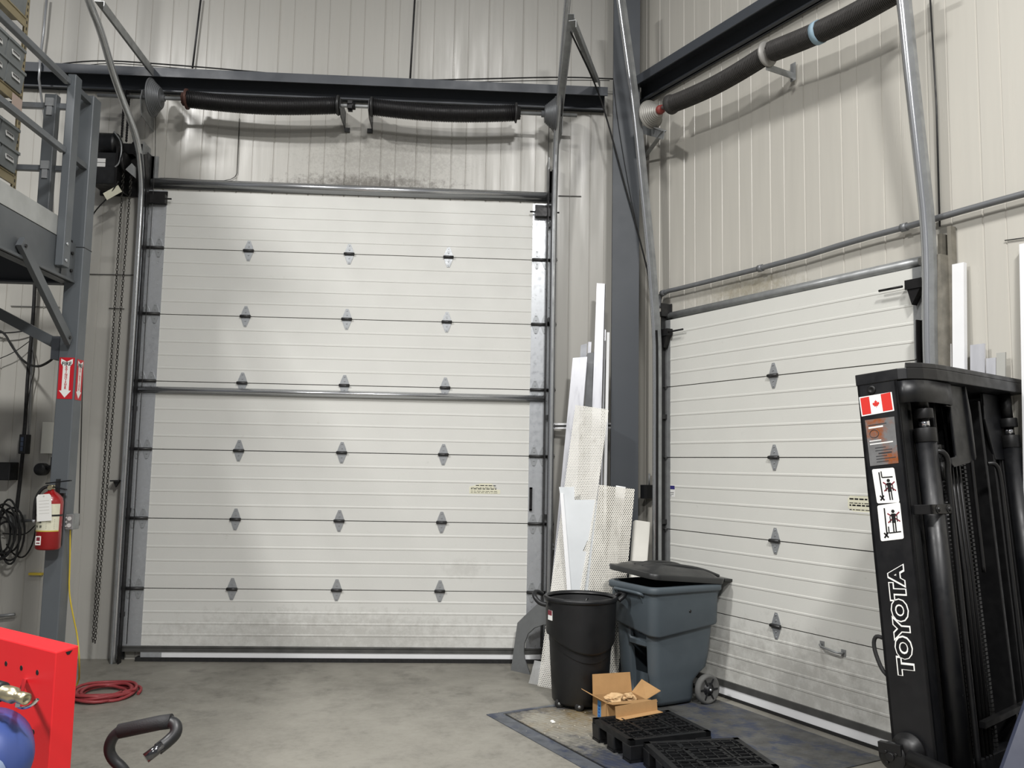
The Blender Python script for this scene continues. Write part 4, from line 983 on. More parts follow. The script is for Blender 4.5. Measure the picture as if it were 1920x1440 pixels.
mb = MB(); p = bc+V((.02, -.02, BH-.1)); mb.lathe([(.0, 0), (.02, 0), (.022, .04), (.012, .07), (.012, .09), (0, .09)], p, (.3, .1, 1), 12); mb.cyl(p+V((0, 0, -.1)), p, .018, 8); tag(mb.build('black_bottle', blackp), 'small black bottle top inside the black round bin', 'bottle')

# grey rollout bin
ga = math.radians(27); gM = Matrix.Translation((4.505, -1.165, 0)) @ Matrix.Rotation(ga, 4, 'Z')
root = thing('rollout_waste_bin', 'slate grey wheeled waste bin with handle recesses, beside the dock door', 'waste bin', gM.translation, ga)
HX, HY, GH = .335, .265, .885
zf = lambda x, y: -.075*math.exp(-((x+.20)**2+(y+.27)**2)*7)
# front-left recess is modelled as an inset in the left (-x) face
mb = MB(); r0 = .07
def lp(z, hx, hy, cx=0, f=None, r=r0): return rrect(cx, 0, z, hx, hy, r, gM, 7, f)
mb.loft([lp(.02, .19, HY-.065, -.065), lp(.05, .195, HY-.055, -.065), lp(.17, .205, HY-.050, -.07), lp(.225, .24, HY-.046, -.045), lp(.262, HX-.065, HY-.042, -.018), lp(.36, HX-.05, HY-.038, -.01), lp(GH-.22, HX-.026, HY-.024, 0), lp(GH-.02, HX-.016, HY-.014), lp(GH-.02, HX-.026, HY-.026), lp(GH-.3, HX-.05, HY-.045), lp(.27, .19, HY-.08, -.06), lp(.06, .13, HY-.08, -.09)])
body_ = mb.build('body', bingry, root)
carve(body_, gM, [(-HX-.06, -.245, -.150, .035, .49, .585), (-HX-.06, -.245, -.150, .035, .07, .435)])
mb = MB(); mb.loft([lp(GH-.295, HX-.03, HY-.026, 0, zf), lp(GH-.290, HX-.008, HY-.006, 0, zf), lp(GH-.278, HX-.004, HY-.002, 0, zf), lp(GH-.05, HX+.002, HY+.004)], cap0=False, cap1=False); mb.build('upper_band', bingry, root)
mb = MB(); mb.loft([lp(GH-.055, HX-.01, HY-.01), lp(GH-.052, HX+.016, HY+.018), lp(GH-.045, HX+.021, HY+.023), lp(GH-.012, HX+.021, HY+.023), lp(GH, HX+.012, HY+.014), lp(GH, HX-.008, HY-.008), lp(GH-.03, HX-.014, HY-.014)], cap0=False, cap1=False); mb.build('rim', bingry, root)
def gbox(a, name, m, bev=0): mb = MB(); mb.box(*a, M=gM); return mb.build(name, m, root, bevel=bev)
MB().bar(gM@V((-HX+.038, -.15, .462)), gM@V((-HX+.038, .035, .462)), .03, .03).build('grip_bar', bingry, root)
mb = MB(); mb.tube(smooth_path([gM@V(p) for p in [(-HX+.0, -.16, GH-.07), (-HX-.035, -.155, GH-.055), (-HX-.045, -.12, GH-.05), (-HX-.045, .12, GH-.05), (-HX-.035, .155, GH-.055), (-HX, .16, GH-.07)]]), .012, 8)
for y in (-.15, .15): mb.prism([gM@V(p) for p in [(-HX, y, GH-.05), (-HX-.04, y, GH-.045), (-HX, y, GH-.13)]], gM.to_3x3()@V((0, .006, 0)))
mb.build('front_handle', bingry, root)
mb = MB(); mb.lathe([(0, 0), (.011, 0), (.012, .003), (0, .004)], gM@V((.02, -HY+.0, GH-.19)), gM.to_3x3()@V((0, -1, 0)), 14); mb.build('rivet', blackp, root)
mb = MB()   # rear hinge lugs
for y in (-.19, .19): mb.prism([gM@V(p) for p in [(HX, y-.01, GH-.01), (HX+.10, y-.01, GH+.0), (HX+.10, y-.01, GH+.02), (HX+.0, y-.01, GH-.15)]], gM.to_3x3()@V((0, .02, 0)))
mb.tube([gM@V((HX+.09, -.2, GH+.01)), gM@V((HX+.09, .2, GH+.01))], .014, 8); mb.build('rear_handle', bingry, root)
for y, s in ((-HY+.03, -1), (HY-.03, 1)):
    c = gM@V((HX-.145, y+s*.028, .112)); ax = gM.to_3x3()@V((0, s, 0)); mb = MB()
    mb.lathe([(.03, -.028), (.094, -.028), (.107, -.018), (.110, 0), (.107, .018), (.094, .028), (.084, .022), (.03, .014)], c, ax, 36); mb.mi = 1
    mb.lathe([(0, .0), (.088, .0), (.085, .015), (.03, .018), (.028, .034), (0, .034)], c, ax, 30)
    for k in range(6): a = k*PI/3; d_ = gM.to_3x3()@V((math.cos(a), 0, math.sin(a))); mb.bar(c+d_*.025+ax*.02, c+d_*.085+ax*.02, .012, .010, ax)
    mb.mi = 2; mb.lathe([(0, .034), (.010, .034), (.008, .042), (0, .043)], c, ax, 10)
    mb.build('wheel', [mat('grey_wheel_tyre', (92, 92, 90), .7, 0, var=.1), blackp, galvb], root)
MB().cyl(gM@V((HX-.145, -HY+.02, .112)), gM@V((HX-.145, HY-.02, .112)), .010, 8).build('axle', darkst, root)
# lid: crooked, raised at the viewer's left
lM = gM @ Matrix.Translation((HX+.06, 0, GH+.035)) @ Matrix.Rotation(math.radians(5.5), 4, 'Y') @ Matrix.Rotation(math.radians(2), 4, 'X')
root = thing('bin_lid', 'charcoal lid lying crooked and ajar on the slate grey bin', 'bin lid', lM.translation)
LX = HX+.025
def ll(z, hx, hy, r=.08, f=None): return rrect(-LX-.02, 0, z, hx, hy, r, lM, 7, f)
crown = lambda x, y: .018*math.cos(min(1, abs(y)/HY)*PI/2)
mb = MB(); mb.loft([ll(-.036, LX+.006, HY+.026), ll(0, LX+.012, HY+.03), ll(.008, LX+.005, HY+.024), ll(.006, LX-.02, HY-.005), ll(.026, LX-.05, HY-.04, .07), ll(.046, LX-.10, HY-.09, .06), ll(.058, LX-.19, HY-.17, .04), ll(.060, LX-.32, HY-.25, .005)], cap0=False)
mb.loft([ll(-.036, LX+.006, HY+.026), ll(-.012, LX-.02, HY-.005), ll(.0, LX-.32, HY-.25, .005)], cap0=False)
mb.build('lid_shell', lidm, root)
mb = MB()
for y in (-.11, .11): mb.tube(smooth_path([lM@V((-2*LX+.06, y*.4, .028)), lM@V((-2*LX+.2, y*.6, .056)), lM@V((-LX, y*.8, .062)), lM@V((-.16, y*1.3, .052)), lM@V((.0, y*1.6, .010))]), .014, 8)
mb.build('lid_rib', lidm, root)
mb = MB(); mb.box(-.02, .085, -HY+.0, HY-.0, -.012, .004, lM); mb.build('lid_hinge_flap', lidm, root)

# ================================================================== CARDBOARD BOX
ZB = .135
c0 = F(1137, 1318, ZB); cL = F(1098, 1306, ZB); cR = F(1212, 1311, ZB)
e1 = (cR-c0); e1.z = 0; W1 = e1.length; e1.normalize(); e2 = V((-e1.y, e1.x, 0)); W2 = max(.17, (cL-c0).dot(e2))
W2 = .21; W1 = max(.26, W1)
BM = axes(V((c0.x, c0.y, 0)), e1, e2, V((0, 0, 1)))
root = thing('cardboard_box', 'open brown cardboard box with blue tape holding crumpled paper', 'cardboard box', BM.translation)
T = .004
mb = MB(); 
for a in ((0, W1, 0, T, 0, ZB), (0, W1, W2-T, W2, 0, ZB), (0, T, 0, W2, 0, ZB), (W1-T, W1, 0, W2, 0, ZB), (0, W1, 0, W2, 0, T)): mb.box(*a, M=BM)
mb.build('box_body', cardm, root)
def flap(pts): 
    P = [BM@V(p) for p in pts]; n = (P[1]-P[0]).cross(P[2]-P[0]).normalized()*T
    MB().prism(P, n).build('flap', cardm, root)
flap([(0, W2, ZB), (W1, W2, ZB), (W1-.005, W2+.02, ZB+.135), (.005, W2+.02, ZB+.14)])
flap([(0, 0, ZB), (W1, 0, ZB), (W1+.03, -.10, ZB+.012), (-.0, -.09, ZB+.014)])
flap([(0, .0, ZB), (0, W2, ZB), (-.10, W2-.02, ZB+.055), (-.095, .05, ZB+.05)])
flap([(W1, .0, ZB), (W1, W2, ZB), (W1+.10, W2+.03, ZB+.075), (W1+.115, -.0, ZB+.05)])
mb = MB(); mb.box(-.0012, 0, W2*.38, W2*.62, .0, ZB-.012, BM); mb.mi = 1
for k in range(4): mb.box(-.0016, -.0012, W2*.46, W2*.54, .015+k*.022, .028+k*.022, BM)
mb.build('tape', [tapeb, mat('tape_print', (30, 70, 150), .4)], root)
random.seed(5)
def crumple(name, label, c, sx, sy, sz_, seed):
    rnd = random.Random(seed); bm = bmesh.new(); bmesh.ops.create_icosphere(bm, subdivisions=3, radius=1)
    ds = [V((rnd.uniform(-1, 1), rnd.uniform(-1, 1), rnd.uniform(-1, 1))).normalized() for _ in range(34)]
    for v in bm.verts:
        d = v.co.normalized(); k = 1-.55*max(abs(d.dot(q)) for q in ds[:17])**8+.35*max(d.dot(q) for q in ds[17:])**10; v.co = V((d.x*sx*k, d.y*sy*k, d.z*sz_*k))
    mb = MB(); mb.bm = bm
    for v in bm.verts: v.co += c
    return tag(mb.build(name, paperm), label, 'packing paper')
crumple('packing_paper', 'crumpled kraft paper at the left inside the open box', BM@V((W1*.36, W2*.5, ZB-.008)), .085, .065, .042, 2)
crumple('packing_paper', 'crumpled kraft paper at the right inside the open box', BM@V((W1*.76, W2*.55, ZB-.012)), .055, .055, .045, 9)

# ================================================================== DOCK LEVELER and PALLETS
lt0, lt1, lo = .90, 2.75, 1.88
def fr(t, o_, z=0): return rt((t, o_, z))
mb = MB(); mb.hull8([fr(lt0, .12, .0005), fr(lt1, .12, .0005), fr(lt1, lo-.13, .0005), fr(lt0, lo-.13, .0005)], [fr(lt0, .12, .006), fr(lt1, .12, .006), fr(lt1, lo-.13, .006), fr(lt0, lo-.13, .006)])
lev = mb.build('dock_leveler', platem); tag(lev, 'worn steel tread plate of the dock leveler set in the floor', 'dock leveler')
# raised tread lozenges as a bump pattern, paint wear in blue and ochre
N, K = nodes(platem); b = N['Principled BSDF']; tc = [n for n in N if n.type == 'TEX_COORD'][0]
mp = N.new('ShaderNodeMapping'); mp.inputs['Rotation'].default_value = (0, 0, ANG+.78); mp.inputs['Scale'].default_value = (28, 28, 28); K.new(tc.outputs['Object'], mp.inputs['Vector'])
ck = N.new('ShaderNodeTexChecker'); ck.inputs['Scale'].default_value = 1.; K.new(mp.outputs[0], ck.inputs['Vector'])
wv = N.new('ShaderNodeTexVoronoi'); wv.feature = 'F1'; wv.inputs['Randomness'].default_value = 0; wv.inputs['Scale'].default_value = 1.; mp3 = N.new('ShaderNodeMapping'); mp3.inputs['Rotation'].default_value = (0, 0, ANG); mp3.inputs['Scale'].default_value = (22, 40, 1); K.new(tc.outputs['Object'], mp3.inputs['Vector']); K.new(mp3.outputs[0], wv.inputs['Vector'])
bp = N.new('ShaderNodeBump'); bp.invert = True; bp.inputs['Strength'].default_value = .7; bp.inputs['Distance'].default_value = .006; K.new(wv.outputs['Distance'], bp.inputs['Height']); K.new(bp.outputs[0], b.inputs['Normal'])
lc = lev.location
def wc(x, y): return (x-lc.x, y-lc.y, 0)
zone_dirt(platem, [(wc(3.75, -1.75), (.6, .5, .5), .85, 7)], (150, 128, 84))
zone_dirt(platem, [(wc(3.7, -1.95), (.7, .7, .5), .75, 11), (wc(3.5, -1.7), (.3, .3, .3), .9, 30)], (168, 164, 152))
zone_dirt(platem, [(wc(4.55, -2.15), (.35, .35, .5), .8, 9), (wc(3.95, -2.6), (.4, .4, .5), .8, 9)], (48, 58, 84))
rim = mat('worn_blue_frame_steel', (96, 100, 106), .5, .3, var=.3, vscale=9, dirt=((54, 62, 84), .8, 7, .5))
root = thing('leveler_frame', 'worn blue steel rim around the dock leveler pit', 'floor frame', fr(lt0, lo))
mb = MB()
def strip(t0, t1, o0, o1, z=.004): mb.hull8([fr(t0, o0, .0005), fr(t1, o0, .0005), fr(t1, o1, .0005), fr(t0, o1, .0005)], [fr(t0, o0, z), fr(t1, o0, z), fr(t1, o1, z), fr(t0, o1, z)])
strip(lt0-.05, lt1, lo-.11, lo, .005); strip(lt0-.05, lt0-.012, .12, lo-.11, .005); mb.build('rim', rim, root)
mb = MB(); strip(lt0, lt1, lo-.13, lo-.11, .001); strip(lt0-.012, lt0, .12, lo-.13, .001); mb.build('gap', blk, root)
random.seed(21)
mb = MB()
for i in range(40):
    q = V((3.70+random.gauss(0, .2), -1.9+random.gauss(0, .16), .009)); s = random.uniform(.0012, .0042); mb.box(q.x-s, q.x+s*1.6, q.y-s, q.y+s, .006, .006+s*.7)
tag(mb.build('debris', mat('pale_crumbs', (176, 170, 156), .8)), 'pale crumbs and grit scattered on the leveler plate', 'debris', kind='stuff')
q = F(1036, 1356, .006); crumple('paper_crumb', '', q+V((0, 0, .011)), .022, .016, .012, 4); o = bpy.data.objects['paper_crumb']; tag(o, 'small crumpled white scrap on the leveler plate', 'scrap'); o.data.materials[0] = whitep

def pallet(label, o_, a1, w1, w2, seed):
    e1 = V((math.cos(a1), math.sin(a1), 0)); e2 = V((e1.y, -e1.x, 0)); M = axes(V((o_[0], o_[1], .0065)), e1, e2, V((0, 0, 1)))
    # right handed frame: flip z use handled by explicit corners
    root = thing('plastic_pallet', label, 'pallet', M.translation)
    H = .132
    def bx(mb, x0, x1, y0, y1, z0, z1):
        b = [M@V(p) for p in ((x0, y0, z0), (x1, y0, z0), (x1, y1, z0), (x0, y1, z0))]; t = [M@V(p) for p in ((x0, y0, z1), (x1, y0, z1), (x1, y1, z1), (x0, y1, z1))]; mb.hull8(b, t)
    mb = MB()
    for x0, x1, y0, y1 in ((0, w1, 0, .035), (0, w1, w2-.035, w2), (0, .035, 0, w2), (w1-.035, w1, 0, w2)): bx(mb, x0, x1, y0, y1, H-.035, H)
    n = 9
    for i in range(1, n):
        x = w1*i/n; y = w2*i/n; big = i in (3, 6)
        wv_ = .011 if big else .0035
        bx(mb, x-wv_, x+wv_, .02, w2-.02, H-.025, H-.001); bx(mb, .02, w1-.02, y-wv_, y+wv_, H-.025, H-.001)
    for i in range(4):
        f0, f1 = .16+i*.0, .34; 
    for s in (.30, .70):
        bx(mb, w1*s-.006, w1*s+.006, w2*.16, w2*.84, H-.006, H+.004); bx(mb, w1*.16, w1*.84, w2*s-.006, w2*s+.006, H-.006, H+.004)
    mb.build('deck', pallm, root)
    for i in range(3):
        for j in range(3):
            x = (w1-.11)*i/2; y = (w2-.09)*j/2; mb = MB(); lps = []
            for z, g in ((.015, 0), (H-.03, -.004)):
                lps.append([M@V(p) for p in [(x+g, y+g, z), (x+.11-g, y+g, z), (x+.11-g, y+.09-g, z), (x+g, y+.09-g, z)]])
            mb.hull8(lps[0], lps[1]); mb.build('block', pallm, root, bevel=.006)
    for j in range(3):
        y = (w2-.09)*j/2; mb = MB(); bx(mb, 0, w1, y, y+.012, 0, .016); bx(mb, 0, w1, y+.078, y+.09, 0, .016)
        x = .0
        while x < w1: bx(mb, x, x+.006, y, y+.09, 0, .014); x += w1/14.5
        mb.build('runner', pallm, root)
    mb = MB()
    for k in range(1, 8): y = w2*k/8; bx(mb, .02, w1-.02, y-.003, y+.003, .002, .012)
    mb.build('bottom_grid', pallm, root)
    return root
pallet('black plastic pallet with the cardboard strip on it, behind the other pallet', (3.80, -2.145), .325, .57, .485, 1)
pallet('black plastic pallet nearer the viewer, beside the forklift', (4.03, -2.625), .14, .60, .50, 2)
# folded cardboard strip on the back pallet
zt_ = .1385
A, B = F(1165, 1351, zt_), F(1243, 1336, zt_); d = (B-A).normalized(); n = V((-d.y, d.x, 0))
mb = MB(); T = .003
mb.hull8([A, B, B+n*.055, A+n*.055], [p+V((0, 0, T)) for p in (A, B, B+n*.055, A+n*.055)])
mb.hull8([A+n*.052, B+n*.052, B+n*.055, A+n*.055], [A+n*.060+V((0, 0, .072)), B+n*.060+V((0, 0, .072)), B+n*.063+V((0, 0, .072)), A+n*.063+V((0, 0, .072))])
tag(mb.build('cardboard_strip', cardm), 'folded L shaped brown cardboard strip on the back pallet', 'cardboard')

# ================================================================== RED HOSE COIL
hc = V((.315, -1.14, 0)); root = None; mb = MB(); pts = []
random.seed(4)
turns = 7
for i in range(turns*26):
    t = i/26*2*PI; k = i/26; r = .235-.055*math.sin(k*2.1)**2-.05*(k % 3)/3; ox = .03*math.sin(k*1.7); oy = .03*math.cos(k*2.3)
    pts.append(hc+V((math.cos(t)*r*1.0+ox, math.sin(t)*r*1.15+oy, .013+.020*(k/turns)*2+.006*math.sin(t*3+k))))
mb.tube(pts, .0115, 8)
tag(mb.build('hose_coil', hosered), 'coiled dull red rubber hose lying on the concrete floor', 'hose')

# ================================================================== RED PANEL, BLUE TOOL, BLACK HANDLE in the foreground
zr = 1.338
Pc, Pr, Pl = D(105, 1223, 1.8), F(148, 1210, zr), F(-60, 1181, zr)
Pc.z = zr; fx = (Pl-Pc); fx.z = 0; fx.normalize(); sx_ = (Pr-Pc); sx_.z = 0; TH = sx_.length; sx_.normalize()
root = thing('tool_panel', 'bright red perforated metal tool panel standing at lower left', 'tool panel', V((Pc.x, Pc.y, 0)))
WdP = .62
def rp(a, b, z): return Pc+fx*a+sx_*b+V((0, 0, z-zr))
mb = MB(); mb.hull8([rp(0, 0, .06), rp(WdP, 0, .06), rp(WdP, TH, .06), rp(0, TH, .06)], [rp(0, 0, zr), rp(WdP, 0, zr), rp(WdP, TH, zr), rp(0, TH, zr)])
mb.build('frame', redp, root, bevel=.003)
mb = MB(); mb.hull8([rp(-.02, -.2, 0), rp(WdP, -.2, 0), rp(WdP, TH+.2, 0), rp(-.02, TH+.2, 0)], [rp(-.02, -.2, .06), rp(WdP, -.2, .06), rp(WdP, TH+.2, .06), rp(-.02, TH+.2, .06)]); mb.build('foot', redp, root)
pf = lambda x, y: plane(x, y, Pc, fx.cross(V((0, 0, 1))))
h0, h1 = pf(70, 1261), pf(40, 1254); pitch_ = (h1-h0).length; h0a = (h0-Pc).dot(fx); h0z = h0.z
nf = fx.cross(V((0, 0, 1))); nf = nf if nf.dot(CAM-Pc) > 0 else -nf
mb = MB()
for r_ in range(9):
    for k in range(9):
        c = rp(h0a+k*pitch_, 0, h0z-r_*.062); mb.cyl(c-nf*.002, c+nf*.0006, .0056, 14)
mb.build('peg_hole', blk, root)
mb = MB(); P = [pf(100, 1223)+V((0, 0, 0))]; c = rp(0, TH*.45, zr-.004)
ns = -fx
mb.prism([rp(0, TH*.42, zr-.006)+ns*.0002, rp(0, TH*.72, zr-.006)+ns*.0002, rp(0, TH*.60, zr-.013)+ns*.0002, rp(0, TH*.5, zr-.013)+ns*.0002], ns*.0006); mb.build('slot', blk, root)
# tool: dome with fitting
bc2 = D(-28, 1428, 1.64)
root = thing('air_tool', 'blue rounded air tool with a metal coupling hung on the red panel', 'air tool', bc2)
ax = (CAM-bc2).normalized(); ax.z = 0; ax.normalize()
MB().lathe([(.0, .075), (.03, .072), (.06, .055), (.08, .02), (.085, -.02), (.085, -.07), (0, -.07)], bc2, ax, 36).build('body', bluep, root)
MB().lathe([(.0, .0), (.03, 0), (.035, .015), (.0, .02)], bc2+ax*.072, ax, 20).build('cap', mat('pale_blue_grey_plastic', (120, 134, 160), .4), root)
f0, f1 = D(-22, 1290, 1.66), D(50, 1311, 1.63); dd = (f1-f0).normalized(); ln = (f1-f0).length
mb = MB(); mb.lathe([(.012, 0), (.016, .0), (.016, ln*.35), (.013, ln*.36), (.0155, ln*.5), (.0155, ln*.68), (.0105, ln*.72), (.0105, ln*.80), (.0115, ln*.84), (.0115, ln), (.007, ln), (.007, ln*.9), (0, ln*.9)], f0, dd, 20); mb.build('coupling', brass, root)
MB().lathe([(.012, 0), (.019, .0), (.019, .018), (.012, .02)], f0+dd*(ln*.18), dd, 20).build('collar', blackp, root)
MB().cyl(bc2+V((0, 0, .06)), f0+V((0, 0, -.0)), .014, 12).build('neck', bluep, root)
MB().tube(smooth_path([D(30, 1322, 1.70), D(40, 1328, 1.65), D(55, 1325, 1.64), D(66, 1317, 1.64), D(71, 1311, 1.64)]), .0032, 8).build('hanger_hook', chrome, root)
MB().bar(D(33, 1322, 1.645), rp(h0a+.05, 0, bc2.z+.1), .008, .008).build('hanger', chrome, root)
# handle
dH = 1.95
root = thing('hand_cart', 'black bent tube handle with foam grip and bare chrome end', 'cart handle', D(240, 1440, dH)*1.0)
root_z = D(240, 1440, dH)
a1 = smooth_path([D(226, 1370, dH), D(211, 1382, dH), D(203, 1404, dH), D(211, 1424, dH), D(230, 1440, dH), D(243, 1462, dH), V((root_z.x+.02, root_z.y+.02, .75)), V((root_z.x+.05, root_z.y+.05, .05))])
MB().tube(a1, .0125, 14).build('stem', blackp, root)
MB().tube([D(224, 1371, dH), D(300, 1355, dH), D(322, 1352, dH)], .0165, 18).build('foam_grip', mat('black_foam', (24, 24, 26), .7, 0, bump=.2, bscale=300), root)
MB().tube(smooth_path([D(318, 1353, dH), D(330, 1358, dH-.01), D(331, 1374, dH-.02), D(318, 1388, dH-.03), D(296, 1405, dH-.05)]), .0135, 14).build('grip_bend', blackp, root)
MB().tube([D(306, 1397, dH-.045), D(273, 1422, dH-.07)], .0115, 14).build('tube_end', mat('dark_chrome', (90, 90, 92), .15, .9), root)
mb = MB(); c = V((root_z.x+.05, root_z.y+.05, 0)); mb.box(c.x-.06, c.x+.06, c.y-.08, c.y+.12, 0.0, .05); mb.build('base', blackp, root, bevel=.01)

# ================================================================== FORKLIFT (mast seen from behind its left rail)
P0 = D(1605, 705, 4.3); an = math.radians(-38)+YAW
uh = V((-math.sin(an), -math.cos(an), 0)); vh = V((-uh.y, uh.x, 0)); tau = .082
uu = (uh*math.cos(tau)+V((0, 0, math.sin(tau)))); ww = (-uh*math.sin(tau)+V((0, 0, math.cos(tau))))
FM = axes(P0, uu, vh, ww)      # local: x across the rail towards the viewer, y across the mast, z up the mast (top = 0)
root = thing('forklift', 'black forklift mast and slate blue body at the right edge', 'forklift', V((P0.x, P0.y, 0)))
def fb(mb, x0, x1, y0, y1, z0, z1): mb.box(x0, x1, y0, y1, z0, z1, FM); return mb
def fbuild(mb, name, m, bev=0, parent=None): return mb.build(name, m, parent or root, bevel=bev)
BOT = -2.02; PW = .207; MW = 1.28
for yy, s in ((0, 1), (MW, -1)):
    mb = MB(); y1_ = yy+.014*s
    fb(mb, 0, PW, min(yy, y1_), max(yy, y1_), BOT, 0); y2 = yy+.075*s
    fb(mb, PW-.016, PW, min(yy, y2), max(yy, y2), BOT, -.035); fb(mb, 0, .016, min(yy, y2), max(yy, y2), BOT, -.035)
    r_ = fbuild(mb, 'outer_rail', mastm, .002)
    if s == 1: rail = r_
    mb = MB(); a, b_ = (yy+.09*s, yy+.15*s); fb(mb, .03, .19, min(a, b_), max(a, b_), BOT+.08, -.02); a, b_ = (yy+.19*s, yy+.21*s); fb(mb, .02, .20, min(a, b_), max(a, b_), BOT+.1, -.06)
    fbuild(mb, 'inner_rail', mastd, .003)
def fp(x, y): return plane(x, y, P0, vh)
FI = FM.inverted()
# stickers on the rail plate: frame with local x = u, y = w
SM = axes(P0-vh*.0005, uu, ww, -vh)
def sp(x, y): q = SM.inverted()@fp(x, y); return q.x, q.y
def plate4(name, c4, m, th=.0012, off=0.):
    P = [V((*sp(*c), off)) for c in c4]; mb = MB(); mb.hull8(P, [p+V((0, 0, th)) for p in P]); return mb.build(name, m, rail, SM)
# maple leaf flag
fl4 = [(1616, 781), (1677, 770), (1672, 735), (1611, 745)]
flag = plate4('flag_sticker', fl4, whitep)
o2 = V((*sp(*fl4[0]), .0013)); ax_ = V((*sp(*fl4[1]), .0013))-o2; ay_ = V((*sp(*fl4[3]), .0013))-o2
def fq(a, b, z=0): p = o2+ax_*a+ay_*b; p.z += z; return p
for a0, a1 in ((.035, .31), (.67, .965)):
    mb = MB(); mb.hull8([fq(a0, .06), fq(a1, .06), fq(a1, .94), fq(a0, .94)], [fq(a0, .06, .0005), fq(a1, .06, .0005), fq(a1, .94, .0005), fq(a0, .94, .0005)]); mb.build('flag_band', flagr, rail, SM)
leaf = [(0, 1), (.14, .70), (.30, .78), (.22, .36), (.42, .55), (.48, .42), (.72, .46), (.62, .22), (.72, .12), (.36, -.18), (.40, -.34), (.05, -.28), (.04, -.62)]
leaf = leaf+[(-x, y) for x, y in reversed(leaf[1:])]
mb = MB(); mb.face([fq(.49+x*.15, .5+(y-.15)*.25, .0006) for x, y in leaf]); mb.build('maple_leaf', flagr, rail, SM)
# scratched silver and orange decal
dm = mat('worn_silver_orange_decal', (150, 150, 150), .35, .6, var=.3, vscale=18, dirt=((178, 100, 48), .95, 5.5, .47, (1, 1, 1)))
dcl = [(1632, 874), (1685, 868), (1677, 781), (1622, 788)]
plate4('worn_decal', dcl, dm)
dprint = mat('decal_print', (52, 52, 54), .5)
o3 = V((*sp(*dcl[0]), .0013)); ax3 = V((*sp(*dcl[1]), .0013))-o3; ay3 = V((*sp(*dcl[3]), .0013))-o3
def dq(a, b, z=0): p = o3+ax3*a+ay3*b; p.z += z; return p
mb = MB(); random.seed(8)
def dbar(a0, a1, b0, b1): mb.hull8([dq(a0, b0), dq(a1, b0), dq(a1, b1), dq(a0, b1)], [dq(a0, b0, .0004), dq(a1, b0, .0004), dq(a1, b1, .0004), dq(a0, b1, .0004)])
for b in (.06, .12, .18, .30, .36): dbar(.25, random.uniform(.6, .95), b, b+.018)
dbar(.35, .82, .23, .262); dbar(.1, .75, .86, .88)
mb.tube([dq(.28+.16*math.cos(t), .68+.085*math.sin(t), .0003) for t in [k*2*PI/20 for k in range(20)]], .0018, 5, closed=True)
mb.build('decal_print', dprint, rail, SM)
mb = MB(); dbar(.1, .62, .80, .835); dbar(.08, .5, .52, .54); dbar(.08, .9, .45, .475); mb.build('decal_lettering', labelw, rail, SM)
# warning pictograms
def rounded(c4, name):
    o4 = V((*sp(*c4[0]), .0)); X = V((*sp(*c4[1]), .0))-o4; Y = V((*sp(*c4[3]), .0))-o4; lx, ly = X.length, Y.length; r = .008; P = []
    for cx, cy, a0 in ((1, 1, 0), (0, 1, PI/2), (0, 0, PI), (1, 0, PI*1.5)):
        for k in range(4):
            a = a0+k*PI/6; P.append(o4+X*((cx*(lx-2*r)+r+math.cos(a)*r)/lx)+Y*((cy*(ly-2*r)+r+math.sin(a)*r)/ly))
    mb = MB(); mb.hull8(P, [p+V((0, 0, .001)) for p in P]); mb.build(name, whitep, rail, SM)
    return lambda a, b, z=.0011: o4+X*a+Y*b+V((0, 0, z))
def picto(c4, fork_up):
    g = rounded(c4, 'warning_sticker'); mb = MB()
    def line(pts, wd):
        for p, q in zip(pts, pts[1:]):
            P, Q = g(*p), g(*q); d = (Q-P).normalized(); n = V((-d.y, d.x, 0))*wd/2; mb.hull8([P-n, Q-n, Q+n, P+n], [P-n+V((0, 0, .0005)), Q-n+V((0, 0, .0005)), Q+n+V((0, 0, .0005)), P+n+V((0, 0, .0005))])
    def disc(c, r):
        P = [g(*c)+V((math.cos(k*PI/8)*r, math.sin(k*PI/8)*r, 0)) for k in range(16)]; mb.hull8(P, [p+V((0, 0, .0005)) for p in P])
    hx = .66
    line([(.30, .90), (.30, .12)], .007)
    line([(.18, .22), (.36, .08)], .008); line([(.18, .08), (.36, .22)], .008)
    if fork_up: line([(.40, .92), (.40, .74), (.88, .74)], .006)
    else: line([(.40, .38), (.40, .20), (.92, .20)], .006)
    b0 = .08 if fork_up else .22
    disc((hx, b0+.56), .0085); line([(hx, b0+.50), (hx, b0+.24)], .020); line([(hx-.045, b0+.26), (hx-.045, b0)], .0065); line([(hx+.055, b0+.26), (hx+.055, b0)], .0065); line([(hx-.13, b0+.46), (hx+.13, b0+.46)], .007)
    line([(hx-.15, b0+.44), (hx-.15, b0+.26)], .005); line([(hx+.15, b0+.44), (hx+.15, b0+.26)], .005)
    mb.build('pictogram', blk, rail, SM)
    mb = MB(); 
    def l2(p, q, wd):
        P, Q = g(*p), g(*q); d = (Q-P).normalized(); n = V((-d.y, d.x, 0))*wd/2; zz = V((0, 0, .0004)); mb.hull8([P-n, Q-n, Q+n, P+n], [P-n+zz, Q-n+zz, Q+n+zz, P+n+zz])
    l2((hx-.25, b0+.52), (hx+.27, b0+.26), .0065); l2((hx-.25, b0+.26), (hx+.27, b0+.52), .0065); mb.build('pictogram_cross', maroon, rail, SM)
picto([(1645, 944), (1687, 942), (1677, 876), (1635, 880)], True)
picto([(1652, 1015), (1695, 1010), (1688, 946), (1645, 948)], False)
